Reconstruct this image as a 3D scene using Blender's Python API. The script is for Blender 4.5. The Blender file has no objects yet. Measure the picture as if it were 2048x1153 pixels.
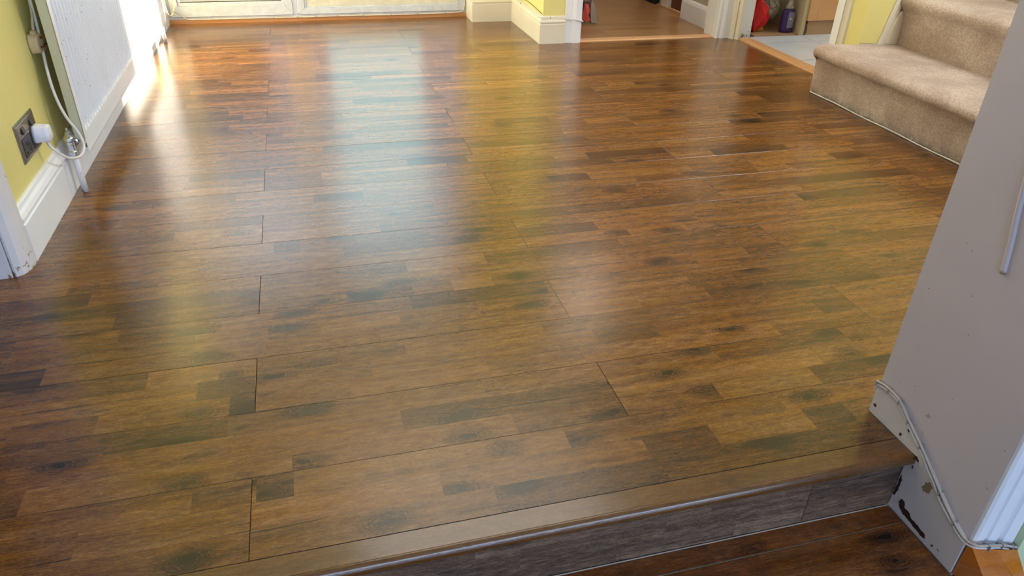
import bpy, bmesh, math, random
from mathutils import Vector, Matrix, noise

random.seed(7)
SC = bpy.context.scene
COL = SC.collection
PI = math.pi

# ------------------------------------------------------------------ camera
cam_d = bpy.data.cameras.new('camera'); cam = bpy.data.objects.new('camera', cam_d); COL.objects.link(cam)
cam_d.sensor_width = 36.0; cam_d.lens = 36.0 * 1480.36 / 2048.0; cam_d.clip_start = 0.02
Rt = [[0.96565, -0.258533, 0.026106], [-0.113103, -0.508638, -0.853519], [0.233941, 0.821248, -0.520407]]
cam.matrix_world = Matrix(((Rt[0][0], -Rt[1][0], -Rt[2][0], 0.0), (Rt[0][1], -Rt[1][1], -Rt[2][1], 0.0),
                           (Rt[0][2], -Rt[1][2], -Rt[2][2], 1.0), (0, 0, 0, 1)))
SC.camera = cam

# ------------------------------------------------------------------ exposure, world, lights
SC.view_settings.view_transform = 'Standard'; SC.view_settings.look = 'None'
SC.view_settings.gamma = 1.0; SC.view_settings.use_curve_mapping = False
SC.view_settings.exposure = 0.0

world = bpy.data.worlds.new('sky'); SC.world = world; world.use_nodes = True
wn = world.node_tree; bgn = wn.nodes['Background']
bgn.inputs[0].default_value = (0.62, 0.78, 1.0, 1); bgn.inputs[1].default_value = 0.9

def area(name, loc, aim, sx, sy, power, color, spread=None):
    d = bpy.data.lights.new(name, 'AREA'); d.shape = 'RECTANGLE'; d.size = sx; d.size_y = sy
    d.energy = power; d.color = color
    if spread: d.spread = spread
    o = bpy.data.objects.new(name, d); COL.objects.link(o); o.location = loc
    v = Vector(aim) - Vector(loc)
    o.rotation_euler = v.to_track_quat('-Z', 'Y').to_euler()
    return o

sun_d = bpy.data.lights.new('low_sun', 'SUN'); sun_d.energy = 42.0; sun_d.angle = math.radians(3.0); sun_d.color = (1.0, 0.80, 0.60)
sun = bpy.data.objects.new('low_sun', sun_d); COL.objects.link(sun)
sun.rotation_euler = Vector((-1.05, -1.0, -0.205)).to_track_quat('-Z', 'Y').to_euler()
area('patio_daylight_right', (0.46, 5.12, 0.95), (0.3, 0, 0.6), 0.62, 1.50, 4.6, (0.52, 0.94, 0.90))
area('patio_sky_fill', (0.15, 5.08, 1.72), (0.25, 3.65, 0.0), 1.6, 0.5, 9, (1.0, 0.92, 0.82), math.radians(40))  # added narrow-beam lamp that brightens the floor near the patio door
area('patio_bounce_fill', (0.15, 5.08, 1.10), (0.9, 2.3, 2.42), 1.6, 1.2, 32, (1.0, 0.95, 0.84), math.radians(75))  # added uplight that brightens the ceiling, in place of bounced patio light
area('patio_daylight_high', (0.15, 5.12, 1.62), (0.2, 0, 0.2), 1.6, 0.8, 9, (0.80, 0.90, 1.0))
area('rear_window_daylight', (0.85, -2.55, 1.15), (0.6, 1, 0.4), 3.6, 1.5, 95, (0.50, 0.68, 1.0))
area('kitchen_window_daylight', (4.4, 3.3, 1.6), (2.6, 3.6, 0.0), 1.2, 1.0, 40, (0.84, 0.90, 1.0))
area('hall_fill_light', (2.0, 4.9, 2.35), (2.0, 4.9, 0), 0.4, 0.4, 6, (1.0, 0.90, 0.78))  # added fill for the hall, no fitting there
area('stair_side_fill', (2.7, 1.3, 2.36), (0.9, 3.3, 0.2), 1.0, 0.9, 78, (0.92, 0.95, 1.0))  # added fill over the stairs, aimed at the far floor and radiator
area('room_fill_light', (0.7, 2.7, 2.36), (0.7, 2.7, 0), 1.4, 1.4, 10, (0.94, 0.96, 1.0))  # added overhead fill for the room, no real fitting

# ------------------------------------------------------------------ material helpers
def srgb(r, g, b):
    f = lambda c: (c / 255 / 12.92) if c / 255 <= 0.04045 else ((c / 255 + 0.055) / 1.055) ** 2.4
    return (f(r), f(g), f(b), 1)

class NT:
    def __init__(s, name):
        s.m = bpy.data.materials.new(name); s.m.use_nodes = True; s.t = s.m.node_tree
        s.b = s.t.nodes['Principled BSDF']; s.L = s.t.links
    def n(s, typ, **kw):
        nd = s.t.nodes.new(typ)
        for k, v in kw.items(): setattr(nd, k, v)
        return nd
    def lk(s, a, b): s.L.new(a, b)
    def put(s, sock, v):
        if hasattr(v, 'is_output') or isinstance(v, bpy.types.NodeSocket): s.L.new(v, sock)
        else: sock.default_value = v
    def math(s, op, a, b=None, c=None, clamp=False):
        nd = s.n('ShaderNodeMath', operation=op, use_clamp=clamp)
        s.put(nd.inputs[0], a)
        if b is not None: s.put(nd.inputs[1], b)
        if c is not None: s.put(nd.inputs[2], c)
        return nd.outputs[0]
    def comb(s, x, y, z):
        nd = s.n('ShaderNodeCombineXYZ'); s.put(nd.inputs[0], x); s.put(nd.inputs[1], y); s.put(nd.inputs[2], z); return nd.outputs[0]
    def noise(s, vec, scale, detail=3, rough=0.55, dist=0.0):
        nd = s.n('ShaderNodeTexNoise'); nd.inputs['Scale'].default_value = scale; nd.inputs['Detail'].default_value = detail
        nd.inputs['Roughness'].default_value = rough; nd.inputs['Distortion'].default_value = dist
        s.lk(vec, nd.inputs['Vector']); return nd.outputs['Fac']
    def ramp(s, fac, stops, interp='LINEAR'):
        nd = s.n('ShaderNodeValToRGB'); cr = nd.color_ramp; cr.interpolation = interp
        while len(cr.elements) < len(stops): cr.elements.new(0.5)
        for e, (p, c) in zip(cr.elements, stops): e.position = p; e.color = c
        s.lk(fac, nd.inputs[0]); return nd.outputs[0]
    def mix(s, fac, a, b, blend='MIX'):
        nd = s.n('ShaderNodeMix', data_type='RGBA', blend_type=blend)
        s.put(nd.inputs[0], fac); s.put(nd.inputs[6], a); s.put(nd.inputs[7], b); return nd.outputs[2]
    def maprange(s, v, a, b, c=0.0, d=1.0, smooth=True):
        nd = s.n('ShaderNodeMapRange'); nd.interpolation_type = 'SMOOTHSTEP' if smooth else 'LINEAR'
        s.put(nd.inputs[0], v); nd.inputs[1].default_value = a; nd.inputs[2].default_value = b
        nd.inputs[3].default_value = c; nd.inputs[4].default_value = d; return nd.outputs[0]
    def bump(s, h, strength=0.2, dist=0.01):
        nd = s.n('ShaderNodeBump'); nd.inputs['Strength'].default_value = strength; nd.inputs['Distance'].default_value = dist
        s.lk(h, nd.inputs['Height']); s.lk(nd.outputs[0], s.b.inputs['Normal']); return nd
    def pos(s): return s.n('ShaderNodeNewGeometry').outputs['Position']

def paint(name, col, rough=0.5, bumps=0.06, mottle=0.06, grime=None, gheight=0.05, gscale=60, spec=0.5):
    t = NT(name); P = t.pos()
    nz = t.noise(P, 3.0, 4); f = t.maprange(nz, 0.3, 0.7)
    c2 = tuple(c * (1 - mottle * 2) for c in col[:3]) + (1,)
    base = t.mix(f, c2, col)
    if grime:
        sx = t.n('ShaderNodeSeparateXYZ'); t.lk(P, sx.inputs[0])
        g = t.noise(P, gscale, 6, 0.7)
        hgt = t.maprange(sx.outputs[2], 0.0, gheight, 0.13, 0.0)
        m = t.maprange(t.math('ADD', g, hgt), 0.66, 0.70)
        base = t.mix(m, base, grime)
    t.put(t.b.inputs['Base Color'], base); t.b.inputs['Roughness'].default_value = rough
    t.b.inputs['Specular IOR Level'].default_value = spec
    h = t.math('ADD', t.math('MULTIPLY', t.noise(P, 90, 3), 0.6), t.noise(P, 14, 3))
    t.bump(h, bumps, 0.004)
    return t.m

def plain(name, col, rough=0.4, metal=0.0, spec=0.5, bump=0.0, bscale=200):
    t = NT(name); P = t.pos()
    f = t.noise(P, 25, 3)
    t.put(t.b.inputs['Base Color'], t.mix(t.maprange(f, 0.35, 0.7), tuple(c * 0.88 for c in col[:3]) + (1,), col))
    t.b.inputs['Roughness'].default_value = rough; t.b.inputs['Metallic'].default_value = metal
    t.b.inputs['Specular IOR Level'].default_value = spec
    if bump: t.bump(t.noise(P, bscale, 3), bump, 0.002)
    return t.m

def laminate(name, stops, rough=0.24, grain=1.0, spec=0.5, sat=1.0, vert=False):
    """printed laminate plank: tone / seed / knot come from the strip pieces of each board"""
    t = NT(name)
    sp = t.n('ShaderNodeSeparateXYZ'); t.lk(t.pos(), sp.inputs[0])
    u = sp.outputs[0]; v = t.math('ADD', sp.outputs[1], t.math('MULTIPLY', sp.outputs[2], 1.37))
    at = lambda nm: t.n('ShaderNodeAttribute', attribute_name=nm)
    tone = at('tone').outputs['Fac']; seed = at('seed').outputs['Fac']
    ks = t.n('ShaderNodeSeparateXYZ'); t.lk(at('knot').outputs['Vector'], ks.inputs[0])
    s17 = t.math('MULTIPLY', seed, 17.3)
    # knot polar distance, wobbling outline
    du = t.math('SUBTRACT', u, ks.outputs[0]); dv = t.math('SUBTRACT', v, ks.outputs[1])
    wob = t.noise(t.comb(t.math('MULTIPLY', u, 14), t.math('MULTIPLY', v, 40), s17), 1.0, 3)
    wob2 = t.math('MULTIPLY', t.math('SUBTRACT', wob, 0.5), 0.034)
    r = t.math('SQRT', t.math('ADD', t.math('POWER', t.math('MULTIPLY', du, 0.50), 2), t.math('POWER', dv, 2)))
    r = t.math('ADD', r, wob2)
    near = t.math('MULTIPLY', t.maprange(r, 0.034, 0.006), ks.outputs[2])
    core = t.math('MULTIPLY', t.maprange(r, 0.0070, 0.0032), ks.outputs[2])
    rings = t.math('SINE', t.math('MULTIPLY', r, 1250))
    # grain lines bend around the knot
    bend = t.math('MULTIPLY', t.math('MULTIPLY', near, t.math('SIGN', dv)), 0.006)
    vb = t.math('SUBTRACT', v, bend)
    warp = t.noise(t.comb(t.math('MULTIPLY', u, 2.3), t.math('MULTIPLY', vb, 9), s17), 1.0, 3)
    vb2 = t.math('ADD', vb, t.math('MULTIPLY', t.math('SUBTRACT', warp, 0.5), 0.030))
    g1 = t.noise(t.comb(t.math('MULTIPLY', u, 2.4), t.math('MULTIPLY', vb2, 42), s17), 1.0, 5, 0.62)
    g2 = t.noise(t.comb(t.math('MULTIPLY', u, 38), t.math('MULTIPLY', vb2, 360), s17), 1.0, 3, 0.6)
    g3 = t.noise(t.comb(t.math('MULTIPLY', u, 170), t.math('MULTIPLY', vb, 640), s17), 1.0, 2, 0.6)
    cloud = t.noise(t.comb(t.math('MULTIPLY', u, 7), t.math('MULTIPLY', v, 26), s17), 1.0, 5, 0.68)
    smud = t.maprange(cloud, 0.56, 0.74)
    mott = t.noise(t.comb(t.math('MULTIPLY', u, 26), t.math('MULTIPLY', v, 70), t.math('ADD', s17, 2.5)), 1.0, 4, 0.65)
    streakn = t.noise(t.comb(t.math('MULTIPLY', u, 2.2), t.math('MULTIPLY', vb2, 120), t.math('ADD', s17, 5.5)), 1.0, 2, 0.5)
    streak = t.maprange(streakn, 0.70, 0.74)
    x = t.math('MULTIPLY_ADD', t.math('SUBTRACT', g1, 0.5), 0.55 * grain, tone)
    x = t.math('MULTIPLY_ADD', t.math('SUBTRACT', mott, 0.5), 0.36 * grain, x)
    x = t.math('MULTIPLY_ADD', t.math('SUBTRACT', g2, 0.5), 0.52 * grain, x)
    x = t.math('MULTIPLY_ADD', t.math('SUBTRACT', g3, 0.5), 0.52 * grain, x)
    x = t.math('MULTIPLY_ADD', smud, -0.23 * grain, x)
    x = t.math('MULTIPLY_ADD', streak, -0.40 * grain, x)
    x = t.math('MULTIPLY_ADD', t.math('MULTIPLY', near, t.math('ADD', rings, -2.6)), 0.115, x)
    x = t.math('MULTIPLY_ADD', core, -0.45, x, clamp=True)
    col = t.ramp(x, stops)
    hue = t.n('ShaderNodeHueSaturation'); t.lk(col, hue.inputs['Color'])
    t.put(hue.inputs['Hue'], t.math('MULTIPLY_ADD', t.math('SUBTRACT', t.noise(t.comb(s17, tone, seed), 9.1, 0), 0.5), 0.014, 0.5))
    t.put(hue.inputs['Saturation'], t.math('MULTIPLY_ADD', t.math('SUBTRACT', cloud, 0.5), -0.5, sat))
    t.lk(hue.outputs[0], t.b.inputs['Base Color'])
    t.put(t.b.inputs['Roughness'], t.math('MULTIPLY_ADD', g2, 0.10, rough - 0.05))
    t.b.inputs['Specular IOR Level'].default_value = spec
    t.bump(t.math('MULTIPLY_ADD', g2, 0.8, t.math('MULTIPLY', g3, 0.8)), 0.10, 0.0012)
    return t.m

FLOOR_STOPS = [(0.0, srgb(16, 9, 5)), (0.22, srgb(44, 27, 14)), (0.45, srgb(92, 60, 31)), (0.65, srgb(128, 88, 48)),
               (0.85, srgb(160, 118, 70)), (1.0, srgb(194, 152, 100))]
LOWER_STOPS = [(0.0, srgb(20, 8, 3)), (0.22, srgb(54, 26, 9)), (0.45, srgb(98, 54, 22)), (0.65, srgb(134, 78, 32)),
               (0.85, srgb(170, 108, 50)), (1.0, srgb(200, 140, 76))]  # same laminate as the upper floor, tinted deeper for its missing sheen
RISER_STOPS = [(0.0, srgb(24, 16, 12)), (0.22, srgb(54, 38, 28)), (0.45, srgb(98, 74, 56)), (0.65, srgb(132, 106, 84)), (0.85, srgb(166, 142, 118)), (1.0, srgb(196, 176, 154))]  # floor laminate colours greyed to stand in for window sheen on the riser
OAK_STOPS = [(0.0, srgb(104, 76, 50)), (0.4, srgb(148, 112, 76)), (0.7, srgb(172, 136, 96)), (1.0, srgb(196, 162, 120))]
M = {}
M['wood'] = laminate('dark_oak_laminate', FLOOR_STOPS, 0.235, 0.95, spec=0.8, sat=1.06)
M['wood_low'] = laminate('lower_room_laminate', LOWER_STOPS, 0.30, 1.0)
M['wood_riser'] = laminate('riser_laminate', RISER_STOPS, 0.55, 1.35, spec=1.0)
M['oak'] = laminate('light_oak_laminate', OAK_STOPS, 0.30, 0.45)
M['yellow'] = paint('yellow_wall_paint', srgb(228, 219, 142), 0.55, 0.10, 0.03)
M['white'] = paint('white_gloss_paint', srgb(236, 238, 244), 0.34, 0.10, 0.03)
M['worn_white'] = paint('worn_white_gloss_paint', srgb(222, 222, 226), 0.38, 0.35, 0.05, srgb(118, 96, 74), 0.10, 55)
M['cream'] = paint('cream_gloss_paint', srgb(228, 221, 202), 0.35, 0.18, 0.05)
M['wall_grey'] = paint('pale_grey_wall_paint', srgb(205, 197, 200), 0.6, 0.06, 0.03)
M['skirt_grey'] = paint('scuffed_white_skirting_paint', srgb(214, 208, 206), 0.42, 0.2, 0.05)
M['hall_wall'] = paint('beige_hall_wall_paint', srgb(190, 176, 156), 0.7, 0.08, 0.03)
M['ceiling'] = paint('cream_white_ceiling_paint', srgb(238, 228, 202), 0.8, 0.05, 0.02)
M['green'] = paint('pale_green_wall_paint', srgb(206, 222, 180), 0.6, 0.06, 0.03)
M['upvc'] = plain('white_upvc', srgb(206, 210, 216), 0.28, bump=0.02)
M['cream_panel'] = plain('cream_door_panel', srgb(216, 210, 188), 0.35, bump=0.03)
M['gasket'] = plain('grey_gasket', srgb(60, 60, 58), 0.6)
M['radiator'] = paint('white_radiator_enamel', srgb(228, 232, 240), 0.30, 0.04, 0.02)
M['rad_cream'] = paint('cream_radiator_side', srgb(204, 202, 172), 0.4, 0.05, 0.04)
M['black'] = plain('black_void', (0.006, 0.006, 0.007, 1), 0.8)
M['groove'] = plain('dark_joint', srgb(34, 21, 12), 0.8)
M['beech'] = laminate('beech_threshold', [(0.0, srgb(170, 118, 76)), (0.5, srgb(206, 158, 114)), (1.0, srgb(226, 186, 146))], 0.35, 0.35)
M['orange_wood'] = laminate('varnished_sill_wood', [(0.0, srgb(120, 72, 34)), (0.5, srgb(180, 124, 74)), (1.0, srgb(208, 158, 104))], 0.4, 0.5)
M['pine'] = laminate('varnished_pine', [(0.0, srgb(128, 62, 18)), (0.5, srgb(196, 118, 50)), (1.0, srgb(216, 142, 68))], 0.6, 0.55, spec=0.2)
M['cab'] = laminate('beech_cabinet', [(0.0, srgb(176, 120, 72)), (0.5, srgb(206, 152, 104)), (1.0, srgb(224, 180, 136))], 0.4, 0.15)
M['plinth'] = laminate('beech_plinth', [(0.0, srgb(140, 104, 76)), (0.5, srgb(176, 142, 112)), (1.0, srgb(196, 164, 134))], 0.45, 0.2)
M['panel_cream'] = paint('cream_cupboard_panel', srgb(196, 180, 148), 0.5, 0.08, 0.04)
M['tile'] = paint('pale_grey_floor_tile', srgb(214, 220, 236), 0.22, 0.05, 0.07)
M['grout'] = plain('grey_grout', srgb(66, 70, 82), 0.8)
M['brass_old'] = plain('tarnished_pin_metal', srgb(110, 84, 58), 0.4, 0.7)
M['steel'] = plain('brushed_steel_plate', srgb(150, 128, 108), 0.25, 0.85)
M['steel_edge'] = plain('plate_edge_steel', srgb(140, 140, 130), 0.3, 0.8)
M['chrome'] = plain('chrome', srgb(200, 205, 212), 0.15, 1.0)
M['black_plastic'] = plain('dark_grey_plastic', srgb(52, 48, 50), 0.35)
M['plug_white'] = plain('white_plug_plastic', srgb(232, 232, 244), 0.35)
M['plug_dirty'] = plain('yellowed_dirty_plug_plastic', srgb(206, 186, 144), 0.45, bump=0.05, bscale=80)
M['cable_white'] = plain('white_cable', srgb(224, 222, 222), 0.4)
M['cable_cream'] = plain('cream_cable', srgb(206, 194, 170), 0.45)
M['cable_grey'] = plain('aged_grey_white_cable', srgb(196, 184, 172), 0.45)
M['clip'] = plain('grey_cable_clip', srgb(150, 144, 140), 0.5)
M['chip'] = plain('dark_wood_under_chipped_paint', srgb(56, 26, 14), 0.7, bump=0.3, bscale=300)
M['stain'] = plain('brown_stain', srgb(152, 128, 98), 0.6)
M['scuff'] = plain('light_brown_scuff', srgb(176, 160, 146), 0.6)
M['speck'] = plain('small_dark_speck', srgb(60, 50, 44), 0.7)
M['brown_door'] = plain('dark_red_brown_door', srgb(92, 44, 22), 0.4)
M['tote_grey'] = plain('grey_beige_cloth', srgb(158, 144, 128), 0.8, bump=0.3)
M['coral'] = plain('coral_red_cloth', srgb(206, 84, 70), 0.7, bump=0.3)
M['dark_cloth'] = plain('black_cloth', srgb(26, 20, 20), 0.8, bump=0.3)
M['red_bag'] = plain('glossy_red_plastic', srgb(206, 14, 22), 0.32, bump=0.25, bscale=60)
M['yellow_cloth'] = plain('mustard_yellow_cloth', srgb(190, 132, 34), 0.8, bump=0.2)
M['purple'] = plain('dark_purple_liquid_bottle', srgb(58, 34, 104), 0.18)
M['label'] = plain('lilac_bottle_label', srgb(128, 120, 158), 0.4)
M['label_print'] = plain('white_label_print', srgb(216, 214, 228), 0.4)
M['crumb'] = plain('brown_crumbling_filler', srgb(98, 72, 44), 0.9, bump=0.8, bscale=120)
M['hedge'] = plain('dark_hedge', srgb(26, 32, 20), 0.9, bump=0.8, bscale=20)
M['patio'] = plain('patio_slab', srgb(150, 146, 138), 0.8, bump=0.3, bscale=40)

def glassy(name, tint, gloss=0.08, alpha_tint=0.95):
    t = NT(name); out = t.t.nodes['Material Output']
    tr = t.n('ShaderNodeBsdfTransparent'); tr.inputs[0].default_value = tint
    gl = t.n('ShaderNodeBsdfGlossy'); gl.inputs['Roughness'].default_value = 0.02
    lw = t.n('ShaderNodeFresnel'); lw.inputs[0].default_value = 1.45
    mx = t.n('ShaderNodeMixShader'); bf = t.n('ShaderNodeNewGeometry'); t.lk(t.math('MULTIPLY', lw.outputs[0], t.math('SUBTRACT', 1.0, bf.outputs['Backfacing'])), mx.inputs[0]); t.lk(tr.outputs[0], mx.inputs[1]); t.lk(gl.outputs[0], mx.inputs[2])
    t.lk(mx.outputs[0], out.inputs['Surface']); return t.m
M['glass'] = glassy('window_glass', (0.93, 0.97, 0.97, 1))

def film():
    t = NT('clear_wrinkled_plastic')
    t.b.inputs['Base Color'].default_value = srgb(190, 184, 176); t.b.inputs['Roughness'].default_value = 0.25
    P = t.pos(); n = t.noise(P, 34, 5, 0.6, 1.2)
    t.put(t.b.inputs['Alpha'], t.maprange(n, 0.35, 0.65, 0.45, 0.85)); t.bump(n, 0.9, 0.01); return t.m
M['film'] = film()

def carpet():
    t = NT('beige_twist_pile_carpet'); P = t.pos()
    n1 = t.noise(P, 5.5, 4, 0.6); n2 = t.noise(P, 420, 3, 0.7, 0.6); n3 = t.noise(P, 1.9, 3); n4 = t.noise(P, 130, 3, 0.6, 0.8)
    base = t.mix(t.maprange(n1, 0.32, 0.68), srgb(202, 177, 162), srgb(240, 220, 204))
    base = t.mix(t.maprange(n3, 0.52, 0.72, 0, 0.55), base, srgb(196, 158, 122))
    base = t.mix(t.maprange(n4, 0.38, 0.62, 0.38, 0.0), base, srgb(112, 86, 66))
    base = t.mix(t.maprange(n2, 0.35, 0.6, 0.45, 0.0), base, srgb(122, 96, 74))
    # patchy greyer tone along the foot of the riser
    sp = t.n('ShaderNodeSeparateXYZ'); t.lk(P, sp.inputs[0])
    so = t.math('MULTIPLY', t.maprange(sp.outputs[2], 0.05, 0.0), t.maprange(t.noise(P, 26, 4), 0.35, 0.65, 0.15, 0.75))
    base = t.mix(so, base, srgb(120, 112, 104))
    t.put(t.b.inputs['Base Color'], base); t.b.inputs['Roughness'].default_value = 0.95
    t.b.inputs['Specular IOR Level'].default_value = 0.1
    try:
        t.b.inputs['Sheen Weight'].default_value = 0.35; t.b.inputs['Sheen Roughness'].default_value = 0.5
    except KeyError: pass
    t.bump(t.math('ADD', n2, t.math('MULTIPLY', n4, 1.4)), 0.9, 0.004); return t.m
M['carpet'] = carpet()

# ------------------------------------------------------------------ geometry helpers
def obj(name, bm, mat, parent=None, smooth=False, label=None, cat=None, group=None, kind=None, bevel=0):
    me = bpy.data.meshes.new(name)
    bmesh.ops.recalc_face_normals(bm, faces=bm.faces)
    bm.to_mesh(me); bm.free()
    o = bpy.data.objects.new(name, me); COL.objects.link(o)
    if mat is not None: me.materials.append(mat)
    if smooth:
        for p in me.polygons: p.use_smooth = True
    if parent: o.parent = parent
    if bevel:
        md = o.modifiers.new('bevel', 'BEVEL'); md.width = bevel; md.segments = 2; md.limit_method = 'ANGLE'
    for k, v in (('label', label), ('category', cat), ('group', group), ('kind', kind)):
        if v: o[k] = v
    return o

def empty(name, loc, label=None, cat=None, group=None, kind=None):
    o = bpy.data.objects.new(name, None); COL.objects.link(o); o.location = loc; o.empty_display_size = 0.05
    for k, v in (('label', label), ('category', cat), ('group', group), ('kind', kind)):
        if v: o[k] = v
    bpy.context.view_layer.update()
    return o

def adopt(o, parent):
    """parent keeping world position (parent is an unrotated empty)"""
    o.parent = parent; o.matrix_parent_inverse = Matrix.Translation(-Vector(parent.location)); return o

def box_bm(x0, x1, y0, y1, z0, z1, bm=None):
    bm = bm or bmesh.new()
    v = [bm.verts.new(p) for p in ((x0, y0, z0), (x1, y0, z0), (x1, y1, z0), (x0, y1, z0), (x0, y0, z1), (x1, y0, z1), (x1, y1, z1), (x0, y1, z1))]
    for f in ((0, 3, 2, 1), (4, 5, 6, 7), (0, 1, 5, 4), (1, 2, 6, 5), (2, 3, 7, 6), (3, 0, 4, 7)): bm.faces.new([v[i] for i in f])
    return bm

def prism_bm(pts, a, b, axis='z', bm=None):
    """extrude polygon between a and b along axis. pts are the other two coords in xyz order"""
    bm = bm or bmesh.new()
    def P(p, w):
        if axis == 'z': return (p[0], p[1], w)
        if axis == 'x': return (w, p[0], p[1])
        return (p[0], w, p[1])
    A = [bm.verts.new(P(p, a)) for p in pts]; B = [bm.verts.new(P(p, b)) for p in pts]; n = len(pts)
    bm.faces.new(A); bm.faces.new(B[::-1])
    for i in range(n): bm.faces.new((A[i], A[(i + 1) % n], B[(i + 1) % n], B[i]))
    return bm

def smooth_path(pts, n=6):
    P = [Vector(p) for p in pts]; out = []
    for i in range(len(P) - 1):
        p0 = P[max(i - 1, 0)]; p1 = P[i]; p2 = P[i + 1]; p3 = P[min(i + 2, len(P) - 1)]
        for k in range(n):
            t = k / n
            out.append(0.5 * ((2 * p1) + (-p0 + p2) * t + (2 * p0 - 5 * p1 + 4 * p2 - p3) * t * t + (-p0 + 3 * p1 - 3 * p2 + p3) * t ** 3))
    out.append(P[-1]); return out

def tube_bm(pts, r, seg=10, bm=None, smooth=True, n=6, squash=None):
    bm = bm or bmesh.new()
    P = smooth_path(pts, n) if smooth else [Vector(p) for p in pts]
    rings = []; up = None
    for i, p in enumerate(P):
        d = (P[min(i + 1, len(P) - 1)] - P[max(i - 1, 0)]).normalized()
        if up is None:
            up = Vector((0, 0, 1)) if abs(d.z) < 0.9 else Vector((1, 0, 0))
        s = d.cross(up)
        if s.length < 1e-5: s = d.orthogonal()
        s.normalize(); up = s.cross(d).normalized()
        rr = r[i * (len(r) - 1) // max(1, len(P) - 1)] if isinstance(r, (list, tuple)) else r
        rings.append([bm.verts.new(p + s * math.cos(2 * PI * k / seg) * rr + up * math.sin(2 * PI * k / seg) * rr) for k in range(seg)])
    for a, b in zip(rings, rings[1:]):
        for k in range(seg): bm.faces.new((a[k], a[(k + 1) % seg], b[(k + 1) % seg], b[k]))
    bm.faces.new(rings[0][::-1]); bm.faces.new(rings[-1]); return bm

def lathe_bm(prof, origin, axis='z', seg=20, bm=None):
    """prof: list of (radius, height)"""
    bm = bm or bmesh.new(); ox, oy, oz = origin; rings = []
    for r, h in prof:
        ring = []
        for k in range(seg):
            c, s = math.cos(2 * PI * k / seg) * r, math.sin(2 * PI * k / seg) * r
            if axis == 'z': p = (ox + c, oy + s, oz + h)
            elif axis == 'x': p = (ox + h, oy + c, oz + s)
            else: p = (ox + c, oy + h, oz + s)
            ring.append(bm.verts.new(p))
        rings.append(ring)
    for a, b in zip(rings, rings[1:]):
        for k in range(seg): bm.faces.new((a[k], a[(k + 1) % seg], b[(k + 1) % seg], b[k]))
    bm.faces.new(rings[0][::-1]); bm.faces.new(rings[-1]); return bm

def sweep_bm(path, prof, bm=None):
    """sweep a skirting profile (depth, z) along a plan path, mitred; depth goes to the LEFT of travel"""
    bm = bm or bmesh.new(); n = len(path); rings = []
    for i, (x, y) in enumerate(path):
        def nrm(a, b):
            dx, dy = b[0] - a[0], b[1] - a[1]; L = math.hypot(dx, dy); return Vector((-dy / L, dx / L))
        if i == 0: m = nrm(path[0], path[1])
        elif i == n - 1: m = nrm(path[-2], path[-1])
        else:
            a = nrm(path[i - 1], path[i]); b = nrm(path[i], path[i + 1]); m = (a + b); m = m / (1 + a.dot(b))
        rings.append([bm.verts.new((x + m.x * d, y + m.y * d, z)) for d, z in prof])
    k = len(prof)
    for a, b in zip(rings, rings[1:]):
        for j in range(k): bm.faces.new((a[j], a[(j + 1) % k], b[(j + 1) % k], b[j]))
    bm.faces.new(rings[0][::-1]); bm.faces.new(rings[-1]); return bm

# ------------------------------------------------------------------ room shell
ROW0, ROWW, BLEN = 0.8587, 0.1846, 1.464
LZ = -0.152
def struct(name, bm, mat, parent=None, **kw):
    return obj(name, bm, mat, parent, kind=None if parent else 'structure', **kw)

floor_u = struct('floor', box_bm(-0.98, 4.6, 0.84, 5.0, -0.145, -0.012), M['groove'])
floor_l = struct('floor_lower', box_bm(-2.6, 4.0, -2.7, 0.835, LZ - 0.10, LZ - 0.010), M['groove'])

# explicit knots and strip pieces read off the floor (x, y, strength) and (x0, x1, y, tone)
KN = [(-0.076,1.212,1),(-0.321,1.541,0.8),(-0.579,1.596,0.8),(-0.652,1.687,0.6),(-0.110,1.523,0.8),(-0.032,1.623,0.6),(-0.095,1.577,0.9),(-0.286,1.437,0.9),(-0.189,1.234,0.9),(-0.285,1.246,0.8),(-0.337,1.274,0.7),(-0.517,1.157,0.9),(-0.299,1.059,0.9),(-0.272,0.884,1),(-0.407,1.104,0.7),(-0.307,1.169,0.8),(-0.088,1.061,0.6),(0.184,0.925,1),(0.293,0.918,1),(0.049,0.885,1),(0.247,0.942,0.5),(0.353,0.931,0.5),(0.219,1.121,0.7),(0.285,1.015,0.7),(0.424,1.002,0.6),(0.523,1.059,0.5),(-0.092,0.920,0.8),(0.119,0.901,0.8),(-0.022,1.625,0.7),(0.074,1.617,1),(0.041,1.624,0.8),(0.174,1.669,0.7),(0.406,1.872,0.8),(0.291,1.865,0.8),(0.487,1.634,0.8),(0.534,1.538,0.9),(0.473,1.490,0.9),(0.123,1.199,0.7),(0.147,1.176,0.7),(-0.044,1.355,0.5),(-0.152,1.337,0.5),(-0.244,2.036,0.7),(0.032,1.953,0.6),(0.914,1.281,0.9),(0.791,1.224,0.7),(0.691,1.157,0.7),(0.753,1.080,0.7),(0.701,0.987,0.8),(0.768,0.987,0.8),(0.797,0.906,1),(0.948,1.008,0.9),(1.138,1.124,0.5),(1.191,1.104,0.8),(1.199,1.169,0.4),(0.889,1.627,0.8),(1.119,1.531,0.8),(0.715,1.642,0.8),(-0.251,2.052,0.7),(0.435,1.919,0.8),(-0.135,3.379,0.8),(0.950,2.105,0.8),(1.074,1.852,0.7),(0.995,1.799,0.7),(1.288,2.190,0.6),(1.511,2.859,0.8),(1.544,1.921,0.8),(0.846,1.817,0.7),(1.795,2.665,0.8),(1.431,3.720,0.7)]
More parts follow.
